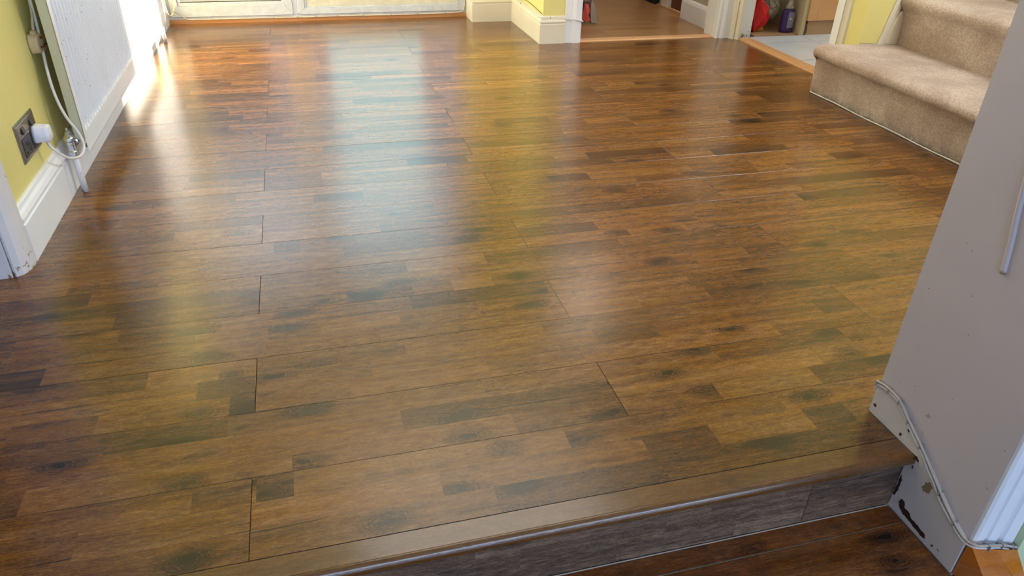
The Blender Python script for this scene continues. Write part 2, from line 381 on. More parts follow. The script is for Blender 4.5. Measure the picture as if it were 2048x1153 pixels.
PC = [(-0.229,-0.179,1.276,0.12),(-0.761,-0.612,1.470,0.1),(-0.297,-0.181,1.340,0.28),(0.185,0.539,1.544,0.2),(0.308,0.523,2.494,0.15),(-0.425,-0.301,2.135,0.3),(-0.301,-0.180,2.113,0.2),(-0.032,0.294,3.606,0.3),(0.199,0.669,3.520,0.28),(-0.025,0.128,2.234,0.1),(0.910,1.007,0.970,0.25),(0.550,0.697,0.955,0.3),(0.965,1.278,2.420,0.2),(-0.171,-0.107,1.015,0.3),(-0.448,-0.229,1.212,0.3),(-0.146,-0.076,1.907,0.2),(-0.400,-0.256,1.410,0.7),(1.697,1.847,2.669,0.2),(0.716,0.951,2.863,0.3),(0.301,0.410,1.642,0.7),(2.033,2.332,2.509,0.8),(0.551,0.747,1.427,0.62),(1.562,1.937,3.054,0.72),(0.402,0.553,1.425,0.5),(-0.038,0.148,1.516,0.6),(0.439,0.527,1.549,0.2),(-0.506,-0.415,1.633,0.3),(1.405,1.611,2.287,0.72),(1.537,1.672,1.917,0.3),(-0.128,0.065,3.878,0.72),(-0.711,-0.535,4.308,0.3),(0.586,0.738,1.313,0.3)]

def strip_pieces(x0, x1, ya, yb, rnd, explicit=True):
    """break one printed strip of a board into pieces (xa, xb, tone)"""
    fixed = sorted([(max(a, x0), min(b, x1), t) for a, b, y, t in PC if explicit and ya <= y < yb and b > x0 + 0.01 and a < x1 - 0.01]) if explicit else []
    out = []; x = x0
    def fill(a, b):
        while b - a > 0.001:
            w = rnd.uniform(0.14, 0.52)
            if b - a - w < 0.09: w = b - a
            r = rnd.random()
            tone = rnd.gauss(0.54, 0.038) if r < 0.80 else (rnd.uniform(0.38, 0.46) if r < 0.92 else rnd.uniform(0.59, 0.63))
            out.append((a, a + w, tone)); a += w
    for a, b, t in fixed:
        if a < x: a = x
        if b <= a: continue
        fill(x, a); out.append((a, b, 0.26 + 0.50 * t)); x = b
    fill(x, x1)
    return out

def board(name, parent, x0, x1, y0, y1, z, mat, rnd, plane='xy', strips=None, explicit=True, th=0.008, tone_shift=0.0, pool=KN, gap=0.00035):
    """one laminate board; strips are printed faces, joints are real. plane 'xz': y0,y1 are z bounds and z is the y of the face"""
    bm = bmesh.new()
    ft = bm.faces.layers.float.new('tone'); fs = bm.faces.layers.float.new('seed'); fk = bm.faces.layers.float_vector.new('knot')
    xa, xb, ya, yb = x0 + gap, x1 - gap, y0 + gap * 0.5, y1 - gap * 0.5
    cx, cy = (x0 + x1) / 2, (y0 + y1) / 2
    ch = 0.0005
    if plane == 'xy': L = (cx, cy, z); V = lambda u, v, d: bm.verts.new((u - cx, v - cy, -d))
    else: L = (cx, z, cy); V = lambda u, v, d: bm.verts.new((u - cx, d, v - cy))
    def quad(us, vs, ds, attr):
        f = bm.faces.new([V(u, v, d) for u, v, d in zip(us, vs, ds)])
        f[ft], f[fs], f[fk] = attr; return f
    strips = strips or [y0, y0 + (y1 - y0) / 3, y0 + 2 * (y1 - y0) / 3, y1]
    for i in range(len(strips) - 1):
        sa, sb = strips[i], strips[i + 1]
        va = max(sa, ya) + (ch if i == 0 else 0); vb = min(sb, yb) - (ch if i == len(strips) - 2 else 0)
        if vb <= va: continue
        ps = strip_pieces(x0, x1, sa, sb, rnd, explicit)
        for j, (pa, pb, tone) in enumerate(ps):
            ks = [k for k in pool if pa <= k[0] < pb and sa <= k[1] < sb] if explicit else []
            if ks: k = ks[0]
            elif rnd.random() < 0.09: k = (rnd.uniform(pa, pb), rnd.uniform(sa, sb) + (0 if plane == 'xy' else 0), rnd.uniform(0.3, 0.8))
            else: k = (0, -50, 0)
            vv = k[1] if plane == 'xy' else k[1] * 1.37 + z
            if plane == 'xy': vv = k[1] + z * 1.37
            attr = (min(max(tone + tone_shift, 0), 1), rnd.random(), Vector((k[0], vv, k[2])))
            ua = pa if j else pa + gap + ch; ub = pb if j < len(ps) - 1 else pb - gap - ch
            quad((ua, ub, ub, ua), (va, va, vb, vb), (0, 0, 0, 0), attr)
    a0 = (0.3, 0.5, Vector((0, -50, 0)))
    # chamfer and sides
    for (u0, v0, u1, v1, nu, nv) in ((xa, ya, xb, ya, 0, 1), (xb, ya, xb, yb, -1, 0), (xb, yb, xa, yb, 0, -1), (xa, yb, xa, ya, 1, 0)):
        c0u = u0 + (ch if u0 == xa else -ch); c0v = v0 + (ch if v0 == ya else -ch)
        c1u = u1 + (ch if u1 == xa else -ch); c1v = v1 + (ch if v1 == ya else -ch)
        quad((u0, u1, c1u, c0u), (v0, v1, c1v, c0v), (ch, ch, 0, 0), a0)
        quad((u0, u0, u1, u1), (v0, v0, v1, v1), (ch, th, th, ch), a0)
    quad((xa, xa, xb, xb), (ya, yb, yb, ya), (th,) * 4, a0)
    me = bpy.data.meshes.new(name); bm.to_mesh(me); bm.free(); me.materials.append(mat)
    o = bpy.data.objects.new(name, me); COL.objects.link(o); o.location = L
    o.parent = parent
    return o

rnd = random.Random(21)
for k in range(0, 23):
    ya = ROW0 + ROWW * k; yb = ya + ROWW
    xmin = -0.97 if ya < 1.90 else -0.757
    if yb < 3.02: xmax = 2.335
    elif yb < 4.19: xmax = 2.512
    elif yb < 4.75: xmax = 1.288
    else: xmax = 1.052
    if k == 22: yb = 4.962
    j0 = -0.179 if k % 2 == 0 else 0.552
    js = [j0 + BLEN * n for n in range(-2, 4)]
    xs = [xmin] + [j for j in js if xmin + 0.02 < j < xmax - 0.02] + [xmax]
    for a, b in zip(xs, xs[1:]):
        o = board('floor_board', floor_u, a, b, ya, yb, 0.0, M['wood'], rnd)
        o.location.z += rnd.uniform(-0.0004, 0.0)
# lower room boards (cut board against the riser first)
obj('joint_strip', box_bm(-0.98, 1.0505, 0.7764, 0.7776, LZ - 0.006, LZ - 0.0002), M['stain'], floor_l)
for i, (ya, yb) in enumerate(((0.778, 0.8225), (0.592, 0.776), (0.407, 0.592), (0.222, 0.407), (0.037, 0.222))):
    xs = [-0.98, 0.31 if i % 2 else -0.3, 1.0505]
    if yb < 0.63: xs[-1] = 2.2
    st = [ya, yb] if i == 0 else None
    for a, b in zip(xs, xs[1:]):
        board('floor_board', floor_l, a, b, ya, yb, LZ, M['wood_low'], rnd, strips=st, explicit=(i == 1), tone_shift=-0.04,
              pool=[(0.97, 0.70, 1.0), (0.99, 0.755, 0.9), (0.80, 0.73, 0.8), (0.62, 0.66, 0.7)])

# step riser panels
riser = empty('step_riser', (0, 0.83, LZ), kind='structure')
for a, b in ((-0.98, 0.846), (0.846, 1.0515)):
    adopt(board('riser_panel', None, a, b, LZ + 0.003, -0.020, 0.8235, M['wood_riser'], rnd, plane='xz',
                strips=[LZ + 0.003, -0.115, -0.062, -0.020], explicit=False, tone_shift=-0.08, th=0.012), riser)
adopt(obj('sealant_line', prism_bm([(0.8215, LZ + 0.0002), (0.8238, LZ + 0.0002), (0.8238, LZ + 0.0013), (0.8225, LZ + 0.0013)], -0.98, 1.05, 'x'), M['scuff']), riser)
# nosing: rounded front lip
npf = [(0.8583, -0.0005), (0.815, -0.0002)]
for i in range(9):
    a = PI / 2 + i * (PI / 2) / 8
    npf.append((0.8145 + math.cos(a) * 0.0115, -0.0120 + math.sin(a) * 0.0115))
npf += [(0.803, -0.017), (0.8055, -0.0205), (0.812, -0.022), (0.8583, -0.022)]
nm = prism_bm(npf, -0.98, 1.0515, 'x'); 
for lname, val in (('tone', 0.50), ('seed', 0.37)):
    ly = nm.faces.layers.float.new(lname)
    for f in nm.faces: f[ly] = val
M['nosing'] = laminate('nosing_laminate', [(0.0, srgb(36, 22, 11)), (0.45, srgb(92, 60, 28)), (0.65, srgb(120, 82, 42)), (1.0, srgb(170, 124, 72))], 0.16, 0.7, spec=1.0)
no = struct('step_nosing', nm, M['nosing'], smooth=False)
md = no.modifiers.new('b', 'BEVEL'); md.width = 0.0015; md.segments = 1

# ---- walls
WL = -0.775
struct('wall_left', box_bm(WL - 0.12, WL, 1.985, 5.2, -0.01, 2.42), M['yellow'])
lw2 = box_bm(WL - 0.12, WL, -0.2, 0.95, LZ - 0.01, 2.42); box_bm(WL - 0.12, WL, 0.95, 1.985, 2.03, 2.42, lw2)
struct('wall_left_near', lw2, M['wall_grey'])
struct('wall_left_room', box_bm(-2.6, -2.5, -2.7, 2.4, LZ - 0.01, 2.42), M['wall_grey'])   # dim room through the left doorway
lr = box_bm(-2.6, WL - 0.12, 2.3, 2.4, -0.01, 2.42); struct('wall_left_room_far', lr, M['hall_wall'])
struct('floor_left_room', box_bm(-2.5, -0.975, -0.2, 2.3, -0.02, -0.001), M['brown_door'])
# far wall: around recessed patio door
fw = box_bm(1.052, 1.31, 4.757, 5.03, -0.01, 2.42); struct('wall_far_recess', fw, M['yellow'])
fw = box_bm(1.311, 1.50, 4.137, 5.03, -0.01, 2.42); struct('wall_far_pier', fw, M['yellow'])
struct('wall_far_lintel', box_bm(WL, 1.052, 4.99, 5.03, 2.06, 2.42), M['yellow'])
struct('wall_hall_lintel', box_bm(1.50, 2.62, 4.137, 4.25, 2.02, 2.42), M['yellow'])
# kitchen side wall: x 2.53..2.60
struct('wall_kitchen_lintel', box_bm(2.527, 2.60, 3.20, 4.137, 2.02, 2.42), M['yellow'])
struct('wall_kitchen', box_bm(2.505, 2.62, 3.003, 3.17, -0.01, 2.42), M['yellow'])
struct('wall_stair', box_bm(2.62, 4.6, 3.003, 3.10, -0.01, 2.9), M['yellow'])
# dividing wall on the right, end face is x = 1.054
struct('wall_right', box_bm(1.054, 4.6, 0.652, 0.944, LZ - 0.01, 2.42), M['wall_grey'])
struct('wall_lower_front', box_bm(1.143, 4.0, 0.622, 0.6515, LZ - 0.01, 2.42), M['green'])
struct('wall_lintel', box_bm(-0.98, 1.054, 0.652, 0.944, 2.15, 2.42), M['wall_grey'])
struct('wall_stair_back', box_bm(4.6, 4.7, 0.65, 5.6, -0.2, 2.9), M['yellow'])
# lower room
lb = box_bm(-2.6, -1.0, -2.75, -2.7, LZ, 2.42); box_bm(2.7, 4.0, -2.75, -2.7, LZ, 2.42, lb)
box_bm(-1.0, 2.7, -2.75, -2.7, LZ, 0.38, lb); box_bm(-1.0, 2.7, -2.75, -2.7, 1.92, 2.42, lb)
struct('wall_rear', lb, M['wall_grey'])
struct('wall_lower_right', box_bm(4.0, 4.1, -2.75, 0.66, LZ, 2.42), M['wall_grey'])
ce = box_bm(-2.6, 4.7, -2.75, 5.25, 2.42, 2.5); struct('ceiling', ce, M['ceiling'])
wf = empty('window_1', (0.85, -2.72, 1.15), kind='structure')
wb = box_bm(-1.0, 2.7, -2.74, -2.68, 0.38, 0.44); box_bm(-1.0, 2.7, -2.74, -2.68, 1.86, 1.92, wb)
box_bm(-1.0, -0.94, -2.74, -2.68, 0.44, 1.86, wb); box_bm(2.64, 2.7, -2.74, -2.68, 0.44, 1.86, wb)
adopt(obj('window_frame', wb, M['upvc']), wf)

# ---- hall beyond
struct('wall_hall_left', box_bm(1.50, 1.56, 4.25, 5.5, -0.01, 2.42), M['hall_wall'])
struct('wall_hall_right', box_bm(2.463, 2.60, 4.137, 4.66, -0.01, 2.42), M['hall_wall'])
struct('wall_hall_right_far', box_bm(2.50, 2.60, 5.09, 5.5, -0.01, 2.42), M['hall_wall'])
struct('wall_hall_end', box_bm(1.5, 2.6, 5.5, 5.56, -0.01, 2.42), M['hall_wall'])
hall_floor = struct('floor_hall', box_bm(1.50, 3.2, 4.2, 5.5, -0.02, -0.010), M['groove'])
for i in range(7):
    ya = 4.205 + i * 0.1846
    xs = [1.56, 1.56 + (0.62 if i % 2 else 0.21), 3.1] if i < 8 else [1.56, 3.1]
    for a, b in zip(xs, xs[1:]):
        board('floor_board', hall_floor, a, b, ya, ya + ROWW, -0.001, M['oak'], rnd, explicit=False, gap=0.0003)
# skirting profile
SK = [(0, 0.0), (0.0225, 0.0), (0.0225, 0.104), (0.0185, 0.107), (0.0185, 0.111), (0.0225, 0.114), (0.0225, 0.120),
      (0.018, 0.130), (0.012, 0.137), (0.010, 0.145), (0.005, 0.148), (0, 0.148)]
SKH = [(0, 0.0), (0.024, 0.0), (0.024, 0.105), (0.020, 0.120), (0.010, 0.127), (0, 0.127)]
struct('baseboard_left', sweep_bm([(WL, 2.403), (WL, 1.988)], SK[:]), M['white'])
struct('baseboard_left_far', sweep_bm([(WL, 4.96), (WL, 2.407)], SK), M['white'])
struct('baseboard_far', sweep_bm([(1.439, 4.137), (1.311, 4.137), (1.311, 4.757), (1.0585, 4.757), (1.0585, 4.96)][::-1], [(-d, z) for d, z in SK]), M['cream'])
struct('baseboard_hall', sweep_bm([(2.463, 4.245), (2.463, 4.66), (2.50, 4.66)], SKH), M['white'])

# ---- architraves (vertical mouldings)
def arch(name, poly, z0, z1, mat, **kw): return struct(name, prism_bm(poly, z0, z1, 'z'), mat, **kw)
arch('trim_1', [(WL - 0.12, 1.985), (-0.760, 1.988), (-0.7535, 1.982), (-0.7525, 1.962), (-0.7575, 1.936), (-0.767, 1.917), (-0.781, 1.909), (-0.787, 1.911),
                (-0.789, 1.921), (WL - 0.12, 1.921)], -0.0005, 2.05, M['worn_white'])
arch('trim_2', [(-0.7895, 1.9205), (-0.7895, 1.905), (-0.98, 1.89), (-0.98, 1.9205)], -0.0005, 2.03, M['worn_white'])
# far hall door architrave, left
def archx(x0, x1, y, s=1):
    w = x1 - x0
    return [(x0, y + 0.025), (x0, y), (x0 + 0.30 * w, y - 0.004), (x0 + 0.42 * w, y - 0.004), (x0 + 0.50 * w, y - 0.010), (x0 + 0.60 * w, y - 0.014),
            (x0 + 0.86 * w, y - 0.014), (x0 + 0.93 * w, y - 0.004), (x1, y - 0.002), (x1, y + 0.025)]
arch('trim_3', archx(1.440, 1.536, 4.122), 0.0, 2.03, M['white'])
struct('trim_4', box_bm(1.500, 1.536, 4.148, 4.25, 0, 2.02), M['white'])     # jamb lining
# corner post between hall and kitchen openings
arch('trim_5', [(2.386, 4.15), (2.386, 4.10), (2.392, 4.096), (2.402, 4.096), (2.406, 4.101), (2.412, 4.101), (2.416, 4.092), (2.430, 4.088), (2.440, 4.088),
                (2.4425, 4.094), (2.470, 4.094), (2.470, 4.15)], 0.0, 2.03, M['white'])
arch('trim_6', [(2.470, 4.15), (2.470, 4.079), (2.474, 4.062), (2.481, 4.055), (2.488, 4.060), (2.493, 4.052), (2.500, 4.040), (2.508, 4.037), (2.512, 4.041),
                (2.512, 4.069), (2.530, 4.072), (2.530, 4.15)], 0.0, 2.03, M['cream'])
arch('trim_7', [(2.530, 4.15), (2.530, 4.074), (2.566, 4.078), (2.570, 4.083), (2.611, 4.085), (2.616, 4.092), (2.616, 4.15)], 0.0, 2.03, M['worn_white'])
struct('trim_8', box_bm(2.386, 2.462, 4.152, 4.243, 0, 2.02), M['white'])
# kitchen right architrave (faces -x)
arch('trim_9', [(2.5045, 3.204), (2.494, 3.204), (2.492, 3.198), (2.492, 3.152), (2.5045, 3.150)], 0.0, 2.03, M['white'])
arch('trim_10', [(2.5045, 3.149), (2.495, 3.149), (2.492, 3.142), (2.497, 3.137), (2.490, 3.131), (2.495, 3.124), (2.489, 3.118), (2.494, 3.110), (2.5045, 3.106)], 0.0, 2.03, M['cream'])
struct('trim_11', box_bm(2.5045, 2.62, 3.171, 3.204, 0, 2.02), M['white'])
# lower room architrave at the wall end
a0 = 1.055
A12 = [(a0, 0.6515), (a0, 0.645), (a0 + 0.004, 0.641), (a0 + 0.020, 0.640), (a0 + 0.024, 0.646), (a0 + 0.028, 0.639), (a0 + 0.042, 0.635), (a0 + 0.052, 0.639),
       (a0 + 0.056, 0.643), (a0 + 0.060, 0.635), (a0 + 0.080, 0.631), (a0 + 0.087, 0.635), (a0 + 0.087, 0.6515)]
arch('trim_12', A12, -0.070, 2.12, M['white'])

# ---- skirting on the wall end, top edge drops with the step
wsk = struct('baseboard_right', prism_bm([(0.945, 0.0), (0.945, 0.066), (0.905, 0.074), (0.878, 0.072), (0.835, 0.044), (0.80, 0.024), (0.75, -0.008), (0.70, -0.040), (0.652, -0.060),
                                          (0.652, LZ + 0.003), (0.822, LZ + 0.003), (0.822, -0.024), (0.805, -0.022), (0.802, 0.0)], 1.0500, 1.0545, 'x'), M['skirt_grey'])
CH = [[(0.8024, -0.1201), (0.7986, -0.1089), (0.7902, -0.1085), (0.7851, -0.1201), (0.7704, -0.1212), (0.7651, -0.1269), (0.7453, -0.1276), (0.7251, -0.1302), (0.7209, -0.1367), (0.7289, -0.1402), (0.7457, -0.1394), (0.7636, -0.1367), (0.7839, -0.136), (0.7949, -0.1307)], [(0.8205, -0.0684), (0.8178, -0.0615), (0.8137, -0.0741), (0.814, -0.0967), (0.8171, -0.1169), (0.8218, -0.1161), (0.8194, -0.091)], [(0.9398, 0.0205), (0.9345, 0.0262), (0.9297, 0.0222), (0.9338, 0.0174)], [(0.8571, 0.0158), (0.8517, 0.0166), (0.8517, 0.01), (0.8571, 0.0092)], [(0.8447, 0.0359), (0.8407, 0.0394), (0.8372, 0.0347), (0.8408, 0.0303)], [(0.6614, -0.1279), (0.6582, -0.1268), (0.6489, -0.1308), (0.6509, -0.1347), (0.6577, -0.1333)], [(0.645, -0.1232), (0.6368, -0.1227), (0.6278, -0.1266), (0.6323, -0.1325), (0.6394, -0.1302)], [(0.7062, -0.1338), (0.7028, -0.1326), (0.702, -0.1373), (0.7054, -0.1385)], [(0.6931, -0.131), (0.6881, -0.1307), (0.6881, -0.1335)], [(0.8059, 0.001), (0.7979, -0.0019), (0.7947, -0.0093), (0.8009, -0.0074)], [(0.8055, -0.0251), (0.8022, -0.0232), (0.8011, -0.0288), (0.8044, -0.0307)], [(0.8705, -0.0068), (0.8646, -0.0002), (0.8646, -0.0069)]]
def jag(poly, amp, n=4, seed=1):
    r = random.Random(seed); out = []
    for i, p in enumerate(poly):
        q = poly[(i + 1) % len(poly)]
        for k in range(n):
            t = k / n; out.append((p[0] + (q[0] - p[0]) * t + r.uniform(-amp, amp), p[1] + (q[1] - p[1]) * t + r.uniform(-amp, amp)))
    return out
for i, c in enumerate(CH):
    if min(p[0] for p in c) < 0.651: continue
    obj('paint_chip', prism_bm(jag(c, 0.0011, 4, i), 1.0496, 1.0504, 'x'), M['chip'], wsk)
ST = [[(0.7715, -0.0478), (0.7656, -0.031), (0.7565, -0.0218), (0.7498, -0.0282), (0.7506, -0.041), (0.7513, -0.0484), (0.761, -0.0504)]]
obj('stain', prism_bm(jag(ST[0], 0.0022, 5, 3), 1.0497, 1.0503, 'x'), M['stain'], wsk)
wr = bpy.data.objects['wall_right']
for i, c in enumerate([[(0.825, 0.0873), (0.8188, 0.0947), (0.8146, 0.0936), (0.8104, 0.0898), (0.8187, 0.0861)], [(0.6659, 0.0577), (0.6638, 0.0623), (0.6607, 0.0581)],
                       [(0.8198, 0.0526), (0.8136, 0.0506), (0.8100, 0.0465)]]):
    obj('scuff', prism_bm(jag(c, 0.0014, 4, 30 + i), 1.0537, 1.0541, 'x'), M['scuff'], wr)
rs = random.Random(5)
for i in range(11):
    y, z = rs.uniform(0.66, 0.93), rs.uniform(0.06, 0.45)
    obj('speck', prism_bm(jag([(y, z), (y + 0.0012, z), (y + 0.001, z + 0.0018), (y, z + 0.0014)], 0.0004, 2, i), 1.0536, 1.0541, 'x'), M['speck'], wr)
# pipe / trunking end on the wall
tr = tube_bm([(1.0535, 0.793, 0.418), (1.0535, 0.801, 0.470), (1.0535, 0.812, 0.530), (1.0535, 0.830, 0.66), (1.0535, 0.85, 0.82)], 0.0050, 12)
tro = obj('cable_trunking', tr, M['wall_grey'], smooth=True, label='thin painted tube running up the grey wall end, open at its foot', cat='trunking')
obj('tube_end', lathe_bm([(0.0054, 0), (0.0054, 0.003)], (1.0535, 0.793, 0.4155), 'z', 14), M['stain'], tro)

# pine block under the architrave
pb = bmesh.new()
T = [(1.0542, 0.648, -0.060), (1.085, 0.620, -0.058), (1.140, 0.621, -0.075)]
B = [(1.0542, 0.556, -0.132), (1.110, 0.536, -0.128), (1.142, 0.548, -0.152)]
T2 = [(1.0542, 0.651, -0.150), (1.142, 0.6215, -0.150)]
vt = [pb.verts.new(p) for p in T]; vb_ = [pb.verts.new(p) for p in B]; vl = [pb.verts.new((1.0542, 0.548, -0.1515)), pb.verts.new((1.142, 0.540, -0.1518))]
v2 = [pb.verts.new(p) for p in T2]
pb.faces.new((vt[0], vb_[0], vb_[1], vt[1])); pb.faces.new((vt[1], vb_[1], vb_[2], vt[2]))
pb.faces.new((vb_[0], vl[0], vl[1], vb_[2], vb_[1])); pb.faces.new((vt[0], v2[0], vl[0], vb_[0])); pb.faces.new((vt[2], vb_[2], vl[1], v2[1]))
pb.faces.new((vt[0], vt[1], vt[2], v2[1], v2[0])); pb.faces.new((v2[0], v2[1], vl[1], vl[0]))
for lname, val in (('tone', 0.45), ('seed', 0.77)):
    ly = pb.faces.layers.float.new(lname)
    for i, f in enumerate(pb.faces): f[ly] = val + (0.05 if (i == 1 and lname == 'tone') else 0)  # one facet toned paler, painting the light that falls on it
obj('pine_block', pb, M['pine'], label='varnished orange pine block below the white architrave', cat='wood block')

# ------------------------------------------------------------------ patio door
door = empty('door_1', (0.15, 4.97, 0), kind='structure')
def dpart(name, bm, mat, parent=None, **kw):
    o = obj(name, bm, mat, **kw)
    if parent is None: adopt(o, door)
    else: o.parent = parent; o.matrix_parent_inverse = parent.matrix_world.inverted() if False else Matrix.Identity(4)
    return o
def tone_all(bm, tone, seed=0.4):
    for lname, val in (('tone', tone), ('seed', seed)):
        ly = bm.faces.layers.float.new(lname)
        for f in bm.faces: f[ly] = val
    return bm
sill = tone_all(box_bm(-0.752, 1.035, 4.915, 4.99, -0.008, 0.020), 0.5)
dpart('door_sill', sill, M['orange_wood'], bevel=0.002)
fr = box_bm(-0.752, 1.058, 4.935, 4.99, 0.020, 0.034); box_bm(-0.774, -0.742, 4.935, 4.99, 0.034, 2.06, fr); box_bm(1.030, 1.058, 4.935, 4.99, 0.034, 2.06, fr)
box_bm(-0.742, 1.030, 4.935, 4.99, 2.02, 2.06, fr); box_bm(-0.043, -0.014, 4.935, 4.99, 0.034, 2.02, fr)
dpart('door_frame', fr, M['upvc'], bevel=0.002)
def sash(x0, x1, rail, st):
    y0, y1 = 4.925, 4.985; parts = []
    z0, z1 = 0.036, 2.018
    # mitred bottom rail, stiles, top rail as four prisms
    for nm, poly in (('bottom_rail', [(x0, z0), (x1, z0), (x1 - st, z0 + rail), (x0 + st, z0 + rail)]),
                     ('top_rail', [(x0, z1), (x1, z1), (x1 - st, z1 - st), (x0 + st, z1 - st)]),
                     ('stile', [(x0, z0 + 0.0008), (x0 + st - 0.0006, z0 + rail + 0.0006), (x0 + st - 0.0006, z1 - st), (x0, z1)]),
                     ('stile', [(x1, z0 + 0.0008), (x1 - st + 0.0006, z0 + rail + 0.0006), (x1 - st + 0.0006, z1 - st), (x1, z1)])):
        parts.append(dpart(nm, prism_bm(poly, y0, y1, 'y'), M['upvc'], bevel=0.0012))
    return x0 + st, x1 - st, z0 + rail, z1 - st
gx0, gx1, gz0, gz1 = sash(-0.740, -0.045, 0.060, 0.046)
bd = box_bm(gx0, gx1, 4.937, 4.955, gz0, gz0 + 0.018); box_bm(gx0, gx0 + 0.014, 4.937, 4.955, gz0 + 0.018, gz1, bd); box_bm(gx1 - 0.014, gx1, 4.937, 4.955, gz0 + 0.018, gz1, bd)
dpart('glazing_bead', bd, M['upvc'], bevel=0.002)
dpart('gasket', box_bm(gx0 + 0.014, gx1 - 0.014, 4.945, 4.953, gz0 + 0.018, gz0 + 0.022), M['gasket'])
dpart('pane', box_bm(gx0 + 0.002, gx1 - 0.002, 4.960, 4.966, gz0, gz1), M['glass'])
gx0, gx1, gz0, gz1 = sash(-0.012, 1.028, 0.036, 0.040)
bd = box_bm(gx0, gx0 + 0.014, 4.934, 4.955, gz0, gz1); box_bm(gx1 - 0.014, gx1, 4.934, 4.955, gz0, gz1, bd); box_bm(gx0 + 0.014, gx1 - 0.014, 4.934, 4.955, gz0, gz0 + 0.006, bd)
dpart('glazing_bead', bd, M['upvc'], bevel=0.002)
dpart('door_panel', box_bm(gx0 + 0.014, gx1 - 0.014, 4.940, 4.955, gz0 + 0.006, gz0 + 0.062), M['cream_panel'], bevel=0.002)
dpart('pane', box_bm(gx0 + 0.002, gx1 - 0.002, 4.960, 4.966, gz0 + 0.06, gz1), M['glass'])
# unseen curtain added beside the patio door for its pale floor reflection
cu = bmesh.new(); G = []
for i in range(121):
    t = i / 120; yy = 3.86 + 1.02 * t; xx = -0.690 + 0.08 * t + 0.018 * math.sin(t * 2 * PI * 12)
    G.append([cu.verts.new((xx + 0.004 * math.sin(z * 5 + i), yy, z)) for z in (0.80, 1.0, 1.3, 1.6, 1.9, 2.25)])
for a, b_ in zip(G, G[1:]):
    for j in range(5): cu.faces.new((a[j], a[j + 1], b_[j + 1], b_[j]))
obj('curtain', cu, plain('white_curtain_cloth', srgb(232, 234, 240), 0.8), smooth=True, label='unseen white curtain added beside the patio door above the radiator end', cat='curtain')
# outside
struct('patio_ground', box_bm(-4, 5, 5.2, 11, -0.12, -0.05), M['patio'])
hb = bmesh.new(); bmesh.ops.create_grid(hb, x_segments=90, y_segments=50, size=1.0)
for v in hb.verts:
    x, y = v.co.x * 1.3 - 1.6, v.co.y * 0.55 + 0.45
    v.co = Vector((x, 6.35 + 0.22 * noise.noise(Vector((x * 4, y * 4, 0))) + 0.10 * noise.noise(Vector((x * 17, y * 17, 3))), y + 0.08 * noise.noise(Vector((x * 3, 0, 7)))))
obj('hedge', hb, M['hedge'], label='dark green hedge seen through the bottom of the left patio door', cat='hedge')

# ------------------------------------------------------------------ thresholds
tb = tone_all(prism_bm([(4.128, 0.0), (4.134, 0.006), (4.185, 0.007), (4.200, 0.003), (4.204, -0.006), (4.128, -0.006)], 1.537, 2.387, 'x'), 0.62)
obj('door_threshold', tb, M['beech'], label='pale beech threshold strip across the hall doorway', cat='threshold')
tb = tone_all(prism_bm([(2.510, 0.0), (2.514, 0.010), (2.535, 0.014), (2.572, 0.014), (2.588, 0.008), (2.588, -0.006), (2.510, -0.006)], 3.205, 4.035, 'y'), 0.5)
obj('door_threshold', tb, M['beech'], label='beech threshold strip between dark floor and kitchen tiles', cat='threshold')

# ------------------------------------------------------------------ kitchen
kf = struct('floor_kitchen', box_bm(2.589, 4.6, 3.10, 4.60, -0.05, 0.0015), M['grout'])
for ax, bx in ((2.591, 2.950), (2.950, 3.340), (3.340, 3.730), (3.730, 4.12)):
    for ay, by in ((3.14, 3.53), (3.53, 3.92), (3.92, 4.081)):
        t = obj('tile', box_bm(ax + 0.0025, bx - 0.0025, ay + 0.003, by - 0.003, 0.0, 0.0045), M['tile'], kf)
struct('wall_kitchen_back', box_bm(2.62, 4.6, 4.60, 4.70, -0.01, 2.42), M['hall_wall'])
struct('wall_kitchen_left', box_bm(2.605, 2.640, 4.152, 4.60, -0.01, 2.42), M['hall_wall'])
# open cupboard space: base board, side panel
cup = empty('open_cupboard', (2.8, 4.08, 0), 'open cream cupboard bay holding bags and a purple bottle', 'cupboard')
adopt(obj('base_board', tone_all(box_bm(2.640, 2.960, 4.082, 4.595, 0.001, 0.012), 0.5), M['plinth']), cup)
adopt(obj('side_panel', box_bm(2.944, 2.972, 4.072, 4.595, 0.006, 0.88), M['panel_cream']), cup)
adopt(obj('back_panel', box_bm(2.640, 2.944, 4.570, 4.59, 0.012, 0.88), M['dark_cloth']), cup)
adopt(obj('top_board', box_bm(2.640, 2.972, 4.08, 4.59, 0.88, 0.90), M['panel_cream']), cup)
cab = empty('kitchen_cabinet', (3.2, 4.08, 0), 'beech kitchen base cabinet beside the open cupboard bay', 'cabinet')
adopt(obj('plinth', tone_all(box_bm(2.992, 3.90, 4.078, 4.095, 0.005, 0.086), 0.5), M['plinth']), cab)
adopt(obj('body', tone_all(box_bm(2.975, 3.90, 4.10, 4.59, 0.09, 0.88), 0.6), M['cab']), cab)
dp = box_bm(2.975, 3.44, 4.068, 4.086, 0.090, 0.80)
cd = adopt(obj('door', tone_all(dp, 0.62), M['cab'], bevel=0.002), cab)
rim = tone_all(box_bm(2.975, 3.035, 4.062, 4.068, 0.090, 0.80), 0.5); 
ly = rim.faces.layers.float['tone']
for bx in ((3.035, 3.38, 0.090, 0.150), (3.38, 3.44, 0.090, 0.80), (3.035, 3.38, 0.74, 0.80)): box_bm(bx[0], bx[1], 4.062, 4.068, bx[2], bx[3], rim)
for f in rim.faces: f[ly] = 0.66
adopt(obj('door_rim', rim, M['cab'], bevel=0.002), cab)
cb = bmesh.new(); bmesh.ops.create_icosphere(cb, subdivisions=3, radius=1)
